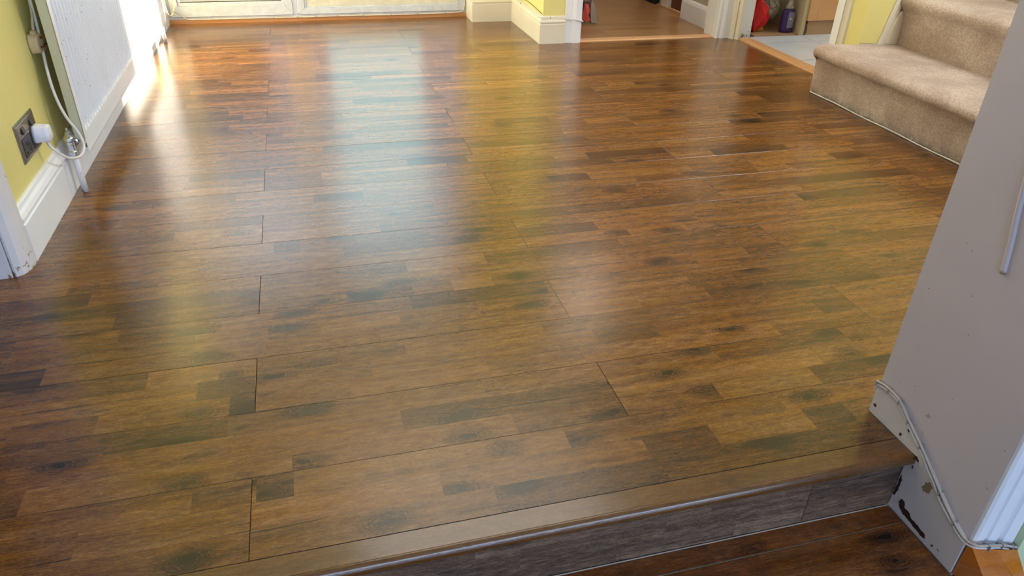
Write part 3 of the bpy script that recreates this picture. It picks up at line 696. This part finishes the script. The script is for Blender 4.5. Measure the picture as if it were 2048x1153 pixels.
for v in cb.verts:
    n = noise.noise(v.co * 3) * 0.25
    z = v.co.z * 0.5 + 0.5
    w = 0.010 + 0.007 * (1 - z)
    v.co = Vector((2.981 + v.co.x * w * (1 + n), 4.078 + v.co.y * 0.008 * (1 + n), 0.004 + z * 0.07 * (1 + n * 0.3)))
adopt(obj('crumbled_edge', cb, M['crumb'], smooth=True), cab)
struct('worktop_kitchen', box_bm(2.64, 4.0, 4.05, 4.59, 0.905, 0.94), M['hall_wall'])

# purple bottle
bo = empty('cleaning_bottle', (2.886, 4.140, 0.012), 'dark purple plastic cleaning bottle with clear top and pale label', 'bottle')
prof = [(0.036, 0.0), (0.042, 0.004), (0.043, 0.02), (0.042, 0.06), (0.043, 0.105), (0.042, 0.122), (0.037, 0.133), (0.028, 0.138)]
bmx = lathe_bm(prof, (0, 0, 0), 'z', 28)
for v in bmx.verts: v.co.y *= 0.68
o = obj('body', bmx, M['purple'], bo, smooth=True)
prof = [(0.028, 0.1385), (0.024, 0.150), (0.017, 0.165), (0.014, 0.190), (0.014, 0.205), (0.017, 0.207), (0.017, 0.235), (0.012, 0.24)]
bmx = lathe_bm(prof, (0, 0, 0), 'z', 24)
for v in bmx.verts: v.co.y *= 0.8
obj('clear_neck', bmx, M['film'], bo, smooth=True)
lb_ = bmesh.new(); rows = []
for zi in (0.030, 0.060, 0.095, 0.122):
    rows.append([lb_.verts.new((math.sin(a) * 0.0438, -math.cos(a) * 0.0438 * 0.69, zi)) for a in [(-0.35 + 0.16 * k) for k in range(9)]])
for a, b in zip(rows, rows[1:]):
    for k in range(8): lb_.faces.new((a[k], a[k + 1], b[k + 1], b[k]))
lab = obj('label_sticker', lb_, M['label'], bo, smooth=True)
pr = bmesh.new()
def patch(a0, a1, z0, z1):
    n = 4; A = [a0 + (a1 - a0) * k / n for k in range(n + 1)]
    lo = [pr.verts.new((math.sin(a) * 0.0442, -math.cos(a) * 0.0442 * 0.69, z0)) for a in A]; hi = [pr.verts.new((math.sin(a) * 0.0442, -math.cos(a) * 0.0442 * 0.69, z1)) for a in A]
    for k in range(n): pr.faces.new((lo[k], lo[k + 1], hi[k + 1], hi[k]))
for k in range(4): patch(0.44, 0.52, 0.068 + k * 0.009, 0.073 + k * 0.009)
patch(-0.06, 0.16, 0.076, 0.090)
obj('label_print', pr, M['label_print'], lab)
# red bag, film bag, wire, yellow cloth
def blob(name, pts_r, mat, wr=0.15, sub=3, seed=0, **kw):
    """lumpy closed bag: an icosphere mapped on centre / radii with folds"""
    (cx, cy, cz), (rx, ry, rz) = pts_r
    b = bmesh.new(); bmesh.ops.create_icosphere(b, subdivisions=sub + 1, radius=1)
    for v in b.verts:
        d = v.co.normalized(); n = noise.noise(d * 2.1 + Vector((seed, 0, 0))) * wr + noise.noise(d * 5.5 + Vector((0, seed, 0))) * wr * 0.6 + abs(noise.noise(d * 11 + Vector((0, 0, seed)))) * wr * 0.4
        k = 1 + n
        v.co = Vector((cx + d.x * rx * k, cy + d.y * ry * k, max(cz + d.z * rz * k, kw.get('floor', -1))))
    kw.pop('floor', None)
    return obj(name, b, mat, smooth=True, **kw)
# red carrier: folded faceted sheet shape
rb = bmesh.new(); 
F = [(2.672, 0.014), (2.700, 0.020), (2.738, 0.062), (2.766, 0.098), (2.762, 0.130), (2.744, 0.160), (2.716, 0.190), (2.690, 0.225), (2.660, 0.235), (2.652, 0.12)]
for side, yy in ((0, 4.120), (1, 4.225)):
    pass
A = [rb.verts.new((x, 4.150 + 0.020 * math.sin(i * 2.1), z)) for i, (x, z) in enumerate(F)]
Bv = [rb.verts.new((x - 0.004, 4.235 + 0.012 * math.sin(i * 1.3), z)) for i, (x, z) in enumerate(F)]
c = rb.verts.new((2.712, 4.118, 0.115)); c2 = rb.verts.new((2.700, 4.245, 0.12)); n_ = len(F)
for i in range(n_):
    j = (i + 1) % n_
    rb.faces.new((A[i], A[j], c)); rb.faces.new((Bv[j], Bv[i], c2)); rb.faces.new((A[i], Bv[i], Bv[j], A[j]))
obj('carrier_bag', rb, M['red_bag'], bevel=0.003, label='glossy red folded carrier bag in the kitchen cupboard bay', cat='bag')
blob('plastic_bag', ((2.822, 4.250, 0.150), (0.056, 0.050, 0.076)), M['film'], 0.22, 3, 4, label='clear crumpled plastic bag between red bag and purple bottle', cat='bag')
wb_ = tube_bm([(2.690, 4.135, 0.188), (2.722, 4.130, 0.182), (2.738, 4.130, 0.166), (2.756, 4.130, 0.155), (2.790, 4.135, 0.166), (2.778, 4.140, 0.186), (2.752, 4.140, 0.215)], 0.0018, 8)
tube_bm([(2.738, 4.130, 0.166), (2.732, 4.132, 0.19), (2.728, 4.135, 0.22)], 0.0018, 8, wb_)
obj('wire', wb_, M['black_plastic'], smooth=True, label='thin black wire looping over the red and clear bags', cat='wire')
blob('cloth', ((2.722, 4.190, 0.030), (0.034, 0.028, 0.020)), M['yellow_cloth'], 0.3, 3, 9, floor=0.0125, label='mustard yellow cloth lying under the red carrier bag', cat='cloth')

# ------------------------------------------------------------------ hall things
tg = empty('tote_bag', (1.75, 4.62, 0.0), 'grey and coral fabric bag slumped inside the hall doorway', 'bag')
b = bmesh.new()
gy = [(1.775, 4.585, 0.004), (1.815, 4.570, 0.002), (1.812, 4.568, 0.03), (1.800, 4.585, 0.09), (1.788, 4.60, 0.13), (1.780, 4.60, 0.15), (1.770, 4.60, 0.12), (1.768, 4.59, 0.06)]
A = [b.verts.new(p) for p in gy]; B_ = [b.verts.new((p[0] - 0.006, p[1] + 0.03, p[2])) for p in gy]
b.faces.new(A); b.faces.new(B_[::-1])
for i in range(len(gy)): b.faces.new((A[i], B_[i], B_[(i + 1) % len(gy)], A[(i + 1) % len(gy)]))
adopt(obj('strap', b, M['tote_grey'], bevel=0.003), tg)
adopt(blob('body', ((1.705, 4.66, 0.085), (0.075, 0.055, 0.095)), M['dark_cloth'], 0.22, 3, 2, floor=0.0), tg)
b = bmesh.new()
cr = [(1.712, 4.60, 0.03), (1.742, 4.585, 0.012), (1.770, 4.58, 0.020), (1.752, 4.585, 0.050), (1.762, 4.59, 0.080), (1.752, 4.595, 0.118), (1.728, 4.60, 0.120), (1.722, 4.60, 0.08)]
A = [b.verts.new(p) for p in cr]; B_ = [b.verts.new((p[0], p[1] + 0.02, p[2])) for p in cr]; cc = b.verts.new((1.742, 4.578, 0.065))
for i in range(len(cr)): b.faces.new((A[i], A[(i + 1) % len(cr)], cc)); b.faces.new((A[i], B_[i], B_[(i + 1) % len(cr)], A[(i + 1) % len(cr)]))
b.faces.new(B_[::-1])
adopt(obj('coral_panel', b, M['coral'], bevel=0.002), tg)
adopt(blob('grey_flap', ((1.742, 4.63, 0.165), (0.040, 0.030, 0.045)), M['tote_grey'], 0.3, 3, 6), tg)
# door and frame down the hall
hd = empty('door_2', (2.52, 4.85, 0), kind='structure')
adopt(obj('door_leaf', box_bm(2.515, 2.555, 4.70, 4.985, 0.006, 1.98), M['brown_door'], bevel=0.002), hd)
adopt(obj('door_frame', box_bm(2.488, 2.545, 4.987, 5.088, 0.0, 2.02), M['cream'], bevel=0.003), hd)
adopt(obj('door_sill', tone_all(box_bm(2.482, 2.512, 4.67, 5.49, -0.0008, 0.006), 0.35), M['beech']), hd)
bbx = obj('storage_box', box_bm(2.3, 2.478, 5.14, 5.44, 0.0, 0.30), M['black'], bevel=0.01, label='black box standing against the hall wall beyond the white frame', cat='box')
for v in bbx.data.vertices: v.co.x += 0.16

# ------------------------------------------------------------------ staircase
st = empty('carpeted_staircase', (2.5, 2.0, 0), 'beige carpeted staircase rising to the right behind the grey wall', 'staircase')
step1 = [(2.311, 0.003), (2.308, 0.05), (2.306, 0.10), (2.306, 0.150), (2.308, 0.163), (2.300, 0.168), (2.284, 0.168), (2.267, 0.174), (2.257, 0.186), (2.256, 0.199), (2.264, 0.212), (2.282, 0.221),
         (2.310, 0.225), (2.36, 0.224), (2.45, 0.220), (2.56, 0.216), (2.65, 0.213), (2.694, 0.211), (2.700, 0.205)]
step2 = [(2.698, 0.205), (2.700, 0.214), (2.699, 0.26), (2.694, 0.32), (2.684, 0.362), (2.670, 0.384), (2.662, 0.400), (2.664, 0.416), (2.676, 0.428), (2.700, 0.434), (2.75, 0.434), (2.90, 0.430),
         (3.05, 0.427), (3.10, 0.425), (3.104, 0.418)]
step3 = [(3.102, 0.418), (3.104, 0.46), (3.09, 0.58), (3.07, 0.61), (3.075, 0.63), (3.11, 0.64), (3.5, 0.635)]
def resample(poly, d):
    P = [Vector((a, 0, b)) for a, b in poly]; S = smooth_path(P, 8); out = [S[0]]; acc = 0
    for a, b in zip(S, S[1:]):
        acc += (b - a).length
        if acc >= d: out.append(b); acc = 0
    out.append(S[-1]); return [(p.x, p.z) for p in out]
def carpet_step(poly, y0, y1, d, nose_end=None):
    R_ = resample(poly, d); b = bmesh.new(); ny = int((y1 - y0) / d); G = []
    for j in range(ny + 1):
        y = y0 + (y1 - y0) * j / ny; row = []
        for i, (x, z) in enumerate(R_):
            p = Vector((x, y, z))
            if nose_end:                                   # rounded far corner of the lip
                q = max(0.0, (y - (nose_end - 0.045)) / 0.045)
                k = 1 - math.sqrt(max(0.0, 1 - min(q, 1) ** 2)) if q > 0 else 0
                if x < 2.306: p.x = x + (2.306 - x) * k
                if x < 2.50 and z > 0.165: p.z = z - 0.022 * k
            # lumpy pile and wavy crease
            nn = noise.noise(Vector((x * 9, y * 9, z * 9))) * 0.0035 + noise.noise(Vector((x * 30, y * 30, z * 30))) * 0.0014 + noise.noise(Vector((x * 150, y * 150, z * 150))) * 0.0013
            a = R_[max(i - 1, 0)]; c = R_[min(i + 1, len(R_) - 1)]; tx, tz = c[0] - a[0], c[1] - a[1]; L = math.hypot(tx, tz) or 1
            nx, nz = -tz / L, tx / L
            e = min(1, i / 3, (len(R_) - 1 - i) / 3)
            p.x += nx * nn * (0.3 + 0.7 * e); p.z += nz * nn * (0.3 + 0.7 * e)
            if i == 0: p.z += 0.004 * noise.noise(Vector((0, y * 40, 0)))
            if p.x > 2.49: p.y = min(p.y, 2.998)
            row.append(b.verts.new(p))
        G.append(row)
    for r0, r1 in zip(G, G[1:]):
        for i in range(len(R_) - 1): b.faces.new((r0[i], r0[i + 1], r1[i + 1], r1[i]))
    # close far end
    b.faces.new([v for v in G[-1]])
    return b
adopt(obj('carpet_step', carpet_step(step1, 1.55, 3.02, 0.0055, 3.02), M['carpet'], smooth=True), st)
adopt(obj('carpet_step', carpet_step(step2, 1.75, 2.998, 0.0055), M['carpet'], smooth=True), st)
adopt(obj('carpet_step', carpet_step(step3, 1.9, 2.998, 0.02), M['carpet'], smooth=True), st)
adopt(obj('stair_carcass', box_bm(2.33, 2.70, 1.5, 3.0, 0.002, 0.19), M['hall_wall']), st)
sp = tube_bm([(2.2985, 1.6 + 0.1 * k, 0.0045 + 0.0012 * math.sin(k * 1.7)) for k in range(15)], 0.0030, 8)
adopt(obj('white_edge_strip', sp, M['cable_white'], smooth=True, label='thin white strip along the foot of the first riser'), st)
sb = prism_bm([(2.640, 0.212), (2.655, 0.30), (2.676, 0.36), (2.686, 0.36), (2.700, 0.30), (2.700, 0.212)], 2.985, 3.001, 'y')
adopt(obj('stair_string', sb, M['cream'], bevel=0.002), st)
sb = prism_bm([(2.60, 0.210), (2.640, 0.212), (2.690, 0.44), (2.650, 0.44)], 2.992, 3.002, 'y')
adopt(obj('stair_string', sb, M['cream'], bevel=0.002), st)

# ------------------------------------------------------------------ radiator
ra = empty('radiator', (-0.70, 3.4, 0.0), 'white ribbed panel radiator on the yellow wall left of the floor', 'radiator')
RX, RY0, RY1, RZ0, RZ1 = -0.690, 2.470, 4.405, 0.132, 0.745
N = 54; pitch = (RY1 - RY0 - 0.05) / N
prof = []   # (y, depth) of the pressed front
y = RY0 + 0.025; prof.append((RY0, 0.0)); prof.append((RY0 + 0.022, 0.0))
for i in range(N):
    prof += [(y + pitch * 0.12, 0.0), (y + pitch * 0.28, -0.0125), (y + pitch * 0.38, -0.013), (y + pitch * 0.62, -0.013), (y + pitch * 0.70, -0.0125), (y + pitch * 0.86, 0.0)]; y += pitch
prof += [(RY1 - 0.022, 0.0), (RY1, 0.0)]
zs = [(RZ0, 0), (RZ0 + 0.046, 0), (RZ0 + 0.056, 0.35), (RZ0 + 0.066, 1.0), (RZ1 - 0.066, 1.0), (RZ1 - 0.056, 0.35), (RZ1 - 0.046, 0), (RZ1, 0)]
b = bmesh.new(); G = [[b.verts.new((RX + d * k, yy, z)) for yy, d in prof] for z, k in zs]
for r0, r1 in zip(G, G[1:]):
    for i in range(len(prof) - 1): b.faces.new((r0[i], r0[i + 1], r1[i + 1], r1[i]))
# returned edges
bk = [[b.verts.new((RX - 0.014, yy, z)) for yy, d in (prof[0], prof[-1])] for z in (RZ0, RZ1)]
b.faces.new((G[0][0], bk[0][0], bk[1][0], *[g[0] for g in G[::-1]][:-1])) if False else None
fo = obj('front_panel', b, M['radiator'], smooth=False); adopt(fo, ra)
adopt(obj('panel_edge', box_bm(RX - 0.013, RX - 0.0005, RY0, RY1, RZ0, RZ0 + 0.004), M['radiator']), ra)
adopt(obj('bottom_lip', prism_bm([(RX, RZ0), (RX, RZ0 - 0.012), (RX - 0.004, RZ0 - 0.020), (RX - 0.012, RZ0 - 0.012), (RX - 0.012, RZ0)], RY0 + 0.004, RY1 - 0.004, 'y'), M['radiator'], bevel=0.001), ra)
adopt(obj('side_plate', box_bm(RX - 0.028, RX - 0.002, RY0 + 0.002, RY0 + 0.006, RZ0 + 0.03, RZ1), M['rad_cream']), ra)
adopt(obj('side_plate', box_bm(RX - 0.028, RX - 0.002, RY1 - 0.006, RY1 - 0.002, RZ0 + 0.03, RZ1), M['rad_cream']), ra)
adopt(obj('back_panel', box_bm(RX - 0.031, RX - 0.027, RY0 + 0.010, RY1 - 0.010, RZ0 + 0.03, RZ1), M['rad_cream']), ra)
tp = box_bm(RX - 0.028, RX, RY0, RY1, RZ1 - 0.001, RZ1 + 0.004); adopt(obj('top_grille', tp, M['radiator']), ra)
for yy in (2.447, 4.465):
    pbm = tube_bm([(-0.725, yy, 0.0), (-0.727, yy + 0.003, 0.06), (-0.729, yy + 0.006, 0.125)], 0.0095, 14, smooth=False)
    adopt(obj('pipe', pbm, M['worn_white'], smooth=True), ra)
for yy, s in ((2.452, 1), (4.468, -1)):
    v = lathe_bm([(0.0125, 0.118), (0.0155, 0.120), (0.0155, 0.134), (0.0125, 0.137), (0.0125, 0.165), (0.0165, 0.168), (0.0165, 0.178), (0.0135, 0.182), (0.010, 0.184), (0.0085, 0.196), (0.004, 0.199)],
                 (-0.729, yy, 0.0), 'z', 6 if False else 18)
    vo = adopt(obj('valve', v, M['chrome'], smooth=False, bevel=0.0008), ra)
    tl = lathe_bm([(0.009, 0.008), (0.0135, 0.010), (0.0135, 0.022), (0.010, 0.024), (0.010, 0.045)], (-0.722, yy, 0.158), 'y', 14)
    if s < 0:
        for q in tl.verts: q.co.y = 2 * yy - q.co.y
    adopt(obj('valve_tail', tl, M['chrome'], bevel=0.0006), ra)
    sbm = box_bm(-0.732, -0.726, yy - 0.0035, yy + 0.0035, 0.199, 0.209)
    adopt(obj('spindle', sbm, M['chrome'], bevel=0.0008), ra)
# chips in the enamel
rc = random.Random(3); cb2 = bmesh.new()
for i in range(26):
    yy = RY0 + 0.03 + rc.random() ** 2 * 0.35 + (0.5 if i % 9 == 0 else 0); zz = 0.20 + rc.random() * 0.32; s = rc.uniform(0.0012, 0.003)
    prism_bm([(yy, zz), (yy + s, zz + s * 0.4), (yy + s * 0.8, zz + s * 1.4), (yy - s * 0.2, zz + s)], RX - 0.0003, RX + 0.0004, 'x', cb2)
ch_ = adopt(obj('enamel_chips', cb2, M['speck']), ra); ch_['kind'] = 'stuff'

# ------------------------------------------------------------------ wall socket and plugs
so = empty('wall_socket', (WL, 2.26, 0.25), 'double metal wall socket low on the yellow wall', 'socket')
pl = box_bm(WL, WL + 0.006, 2.180, 2.340, 0.203, 0.302); adopt(obj('face_plate', pl, M['steel'], bevel=0.0025), so)
bp = box_bm(WL - 0.002, WL + 0.0035, 2.176, 2.344, 0.199, 0.306); adopt(obj('back_plate', bp, M['steel_edge'], bevel=0.001), so)
for y0 in (2.192, 2.268):
    ins = adopt(obj('socket_insert', box_bm(WL + 0.006, WL + 0.0075, y0, y0 + 0.062, 0.212, 0.262), M['black_plastic'], bevel=0.001), so)
    sw = prism_bm([(WL + 0.006, 0.270), (WL + 0.0115, 0.274), (WL + 0.007, 0.290), (WL + 0.006, 0.290)], y0 + 0.022, y0 + 0.040, 'y'); adopt(obj('rocker_switch', sw, M['black_plastic'], bevel=0.0006), so)
    hs = box_bm(WL + 0.0074, WL + 0.0079, y0 + 0.028, y0 + 0.033, 0.240, 0.250); box_bm(WL + 0.0074, WL + 0.0079, y0 + 0.012, y0 + 0.020, 0.220, 0.225, hs); box_bm(WL + 0.0074, WL + 0.0079, y0 + 0.041, y0 + 0.049, 0.220, 0.225, hs)
    adopt(obj('pin_hole', hs, M['black']), so)
adopt(obj('screw', lathe_bm([(0.0035, 0.006), (0.0035, 0.0072), (0.002, 0.0078)], (WL, 2.260, 0.265), 'x', 12), M['chrome']), so)

def plug_body(mat, depth, w, h, cy, cz, x0, flat=False):
    """13 A plug: rounded wedge with a thicker rim, facing +x from x0"""
    b = bmesh.new(); secs = [(0.0, 1.0), (0.20, 1.0), (0.24, 0.95), (0.75, 0.93), (0.93, 0.88), (1.0, 0.74)]; rings = []
    for t, k in secs:
        ring = []
        for a in range(32):
            an = 2 * PI * a / 32; c, s = math.cos(an), math.sin(an)
            e = 0.45
            yy = math.copysign(abs(c) ** e, c) * w / 2 * k; zz = math.copysign(abs(s) ** e, s) * h / 2 * k
            if zz > 0: yy *= 1 - 0.22 * (zz / (h / 2))
            ring.append(b.verts.new((x0 + depth * t, cy + yy, cz + zz)))
        rings.append(ring)
    for r0, r1 in zip(rings, rings[1:]):
        for k in range(32): b.faces.new((r0[k], r0[(k + 1) % 32], r1[(k + 1) % 32], r1[k]))
    b.faces.new(rings[0][::-1]); b.faces.new(rings[-1]); return b
p1 = empty('plug', (-0.75, 2.30, 0.245), 'clean white plug pushed into the metal wall socket', 'plug')
adopt(obj('body', plug_body(None, 0.040, 0.050, 0.050, 2.300, 0.246, WL + 0.0078), M['plug_white'], smooth=True), p1)
cb3 = [(-0.742, 2.298, 0.222), (-0.738, 2.298, 0.206), (-0.730, 2.303, 0.190), (-0.722, 2.318, 0.170), (-0.712, 2.345, 0.150), (-0.702, 2.378, 0.138), (-0.694, 2.408, 0.137), (-0.690, 2.432, 0.150),
       (-0.694, 2.448, 0.172), (-0.704, 2.455, 0.200), (-0.718, 2.452, 0.235), (-0.730, 2.455, 0.280), (-0.738, 2.465, 0.330), (-0.742, 2.480, 0.375), (-0.745, 2.500, 0.415), (-0.748, 2.515, 0.445), (-0.750, 2.535, 0.50), (-0.750, 2.545, 0.62)]
adopt(obj('cable', tube_bm(cb3, 0.0042, 10), M['cable_white'], smooth=True), p1)
p2 = empty('plug', (-0.75, 2.54, 0.445), 'dirty yellowed plug hanging with its pins out behind the radiator edge', 'plug')
dbm = plug_body(None, 0.026, 0.052, 0.056, 0, 0, 0.0)
rotm = Matrix.Translation((-0.768, 2.512, 0.448)) @ Matrix.Rotation(math.radians(-12), 4, 'Z') @ Matrix.Rotation(math.radians(8), 4, 'X')
bmesh.ops.transform(dbm, matrix=rotm, verts=dbm.verts)
adopt(obj('body', dbm, M['plug_dirty'], smooth=True), p2)
for (dy, dz, w, h) in ((0.0, 0.016, 0.004, 0.008), (-0.011, -0.008, 0.0075, 0.004), (0.011, -0.008, 0.0075, 0.004)):
    pn = box_bm(0.025, 0.046, dy - w / 2, dy + w / 2, dz - h / 2, dz + h / 2); bmesh.ops.transform(pn, matrix=rotm, verts=pn.verts)
    adopt(obj('pin', pn, M['brass_old'], bevel=0.0006), p2)
cg = lathe_bm([(0.009, 0.026), (0.009, 0.034), (0.006, 0.036)], (0.012, 0, 0), 'z', 12); bmesh.ops.transform(cg, matrix=rotm, verts=cg.verts); adopt(obj('cord_grip', cg, M['plug_dirty']), p2)
adopt(obj('cable', tube_bm([(-0.757, 2.512, 0.480), (-0.756, 2.520, 0.500), (-0.754, 2.535, 0.53), (-0.754, 2.55, 0.60), (-0.754, 2.55, 0.72)], 0.0040, 10), M['cable_cream'], smooth=True), p2)

# ------------------------------------------------------------------ far cables
loop = [(-0.737, 4.62, 0.40), (-0.735, 4.66, 0.30), (-0.733, 4.70, 0.20), (-0.733, 4.735, 0.13), (-0.732, 4.765, 0.088), (-0.728, 4.80, 0.068), (-0.720, 4.84, 0.066), (-0.710, 4.87, 0.085), (-0.704, 4.885, 0.12), (-0.708, 4.885, 0.17), (-0.715, 4.87, 0.24), (-0.72, 4.85, 0.36)]
obj('cable', tube_bm(loop, 0.0055, 10), M['cable_cream'], smooth=True, label='cream cable hanging in a loop beyond the radiator end', cat='cable')
c2 = [(-0.715, 4.85, 0.085), (-0.705, 4.885, 0.072), (-0.690, 4.905, 0.058), (-0.667, 4.910, 0.038), (-0.645, 4.911, 0.0255), (-0.57, 4.911, 0.0235), (-0.3, 4.911, 0.0235), (0.0, 4.911, 0.0225), (0.3, 4.911, 0.0235), (0.6, 4.911, 0.022),
      (0.86, 4.911, 0.0235), (0.965, 4.911, 0.026), (1.008, 4.911, 0.036), (1.022, 4.913, 0.060), (1.026, 4.916, 0.10), (1.026, 4.92, 0.30)]
ca = obj('cable', tube_bm(c2, 0.0034, 8), M['cable_cream'], smooth=True, label='thin cream cable clipped along the foot of the patio door', cat='cable')
for x in (-0.16, -0.02, 0.09, 0.22, 0.38, 0.55, 0.72, 0.90):
    obj('cable_clip', box_bm(x - 0.0025, x + 0.0025, 4.906, 4.916, 0.018, 0.0285), M['clip'], ca, bevel=0.0005)
c3 = [(1.290, 4.70, 0.150), (1.287, 4.60, 0.151), (1.284, 4.45, 0.150), (1.283, 4.30, 0.1505), (1.281, 4.16, 0.150), (1.279, 4.118, 0.149), (1.290, 4.108, 0.147), (1.33, 4.107, 0.144), (1.38, 4.107, 0.145), (1.42, 4.107, 0.141), (1.45, 4.104, 0.138), (1.49, 4.102, 0.131), (1.52, 4.103, 0.124), (1.541, 4.112, 0.118), (1.545, 4.16, 0.120), (1.544, 4.24, 0.12)]
ca3 = obj('cable', tube_bm(c3, 0.0030, 8), M['cable_white'], smooth=True, label='thin white cable round the yellow pier and over the hall architrave', cat='cable')
for (x, y, z) in ((1.283, 4.5, 0.1505), (1.345, 4.107, 0.144)):
    obj('cable_clip', box_bm(x - 0.003, x + 0.003, y - 0.003, y + 0.004, z - 0.004, z + 0.004), M['clip'], ca3, bevel=0.0005)
# thin black line of old cable above it
c4 = [(1.3095, 4.70, 0.172), (1.3095, 4.55, 0.168), (1.309, 4.40, 0.170), (1.3075, 4.25, 0.163), (1.3065, 4.15, 0.158)]
obj('cable', tube_bm(c4, 0.0016, 6), M['black_plastic'], smooth=True, label='thin dark cable on the side of the yellow pier above its skirting', cat='cable')

# right wall cables
CA = [(1.058, 0.9485, 0.045), (1.050, 0.9500, 0.070), (1.0455, 0.943, 0.077), (1.0455, 0.920, 0.082), (1.0455, 0.884, 0.080), (1.0455, 0.856, 0.064), (1.0455, 0.827, 0.047), (1.0455, 0.799, 0.031), (1.0455, 0.758, 0.003), (1.0455, 0.727, -0.018), (1.0455, 0.692, -0.040), (1.0455, 0.664, -0.053), (1.0465, 0.648, -0.056),
      (1.052, 0.633, -0.053), (1.068, 0.627, -0.051), (1.095, 0.625, -0.055), (1.125, 0.623, -0.064), (1.143, 0.625, -0.074), (1.149, 0.632, -0.085)]
k1 = obj('cable', tube_bm(CA, 0.0025, 10), M['cable_grey'], smooth=True, label='upper of the two beige cables running down the grey wall end', cat='cable')
CB = [(1.058, 0.9485, 0.035), (1.050, 0.9495, 0.060), (1.0465, 0.944, 0.067), (1.0465, 0.916, 0.073), (1.0465, 0.883, 0.070), (1.0465, 0.861, 0.056), (1.0465, 0.834, 0.038), (1.0465, 0.807, 0.023), (1.0465, 0.785, 0.010), (1.0465, 0.772, -0.002), (1.0465, 0.747, -0.018), (1.0465, 0.726, -0.036), (1.0465, 0.692, -0.053), (1.0465, 0.668, -0.064), (1.0465, 0.650, -0.066),
      (1.051, 0.635, -0.062), (1.068, 0.627, -0.060), (1.095, 0.625, -0.064), (1.120, 0.623, -0.073)]
k2 = obj('cable', tube_bm([(a, b, c + 0.0025) for a, b, c in CB], 0.0019, 10), M['cable_white'], smooth=True, label='lower, whiter of the two cables running down the grey wall end', cat='cable')
for (y, z) in ((0.945, 0.074), (0.912, 0.079), (0.880, 0.076), (0.846, 0.055), (0.803, 0.030), (0.730, -0.020), (0.682, -0.047)):
    obj('cable_clip', box_bm(1.0420, 1.0535, y - 0.0007, y + 0.0007, z - 0.0075, z + 0.0045), M['clip'], k1, bevel=0.0006)
for x, z in ((1.070, -0.054), (1.100, -0.058), (1.128, -0.066)):
    obj('cable_clip', box_bm(x - 0.0008, x + 0.0008, 0.6205, 0.6285, z - 0.0065, z + 0.0055), M['clip'], k1, bevel=0.0006)
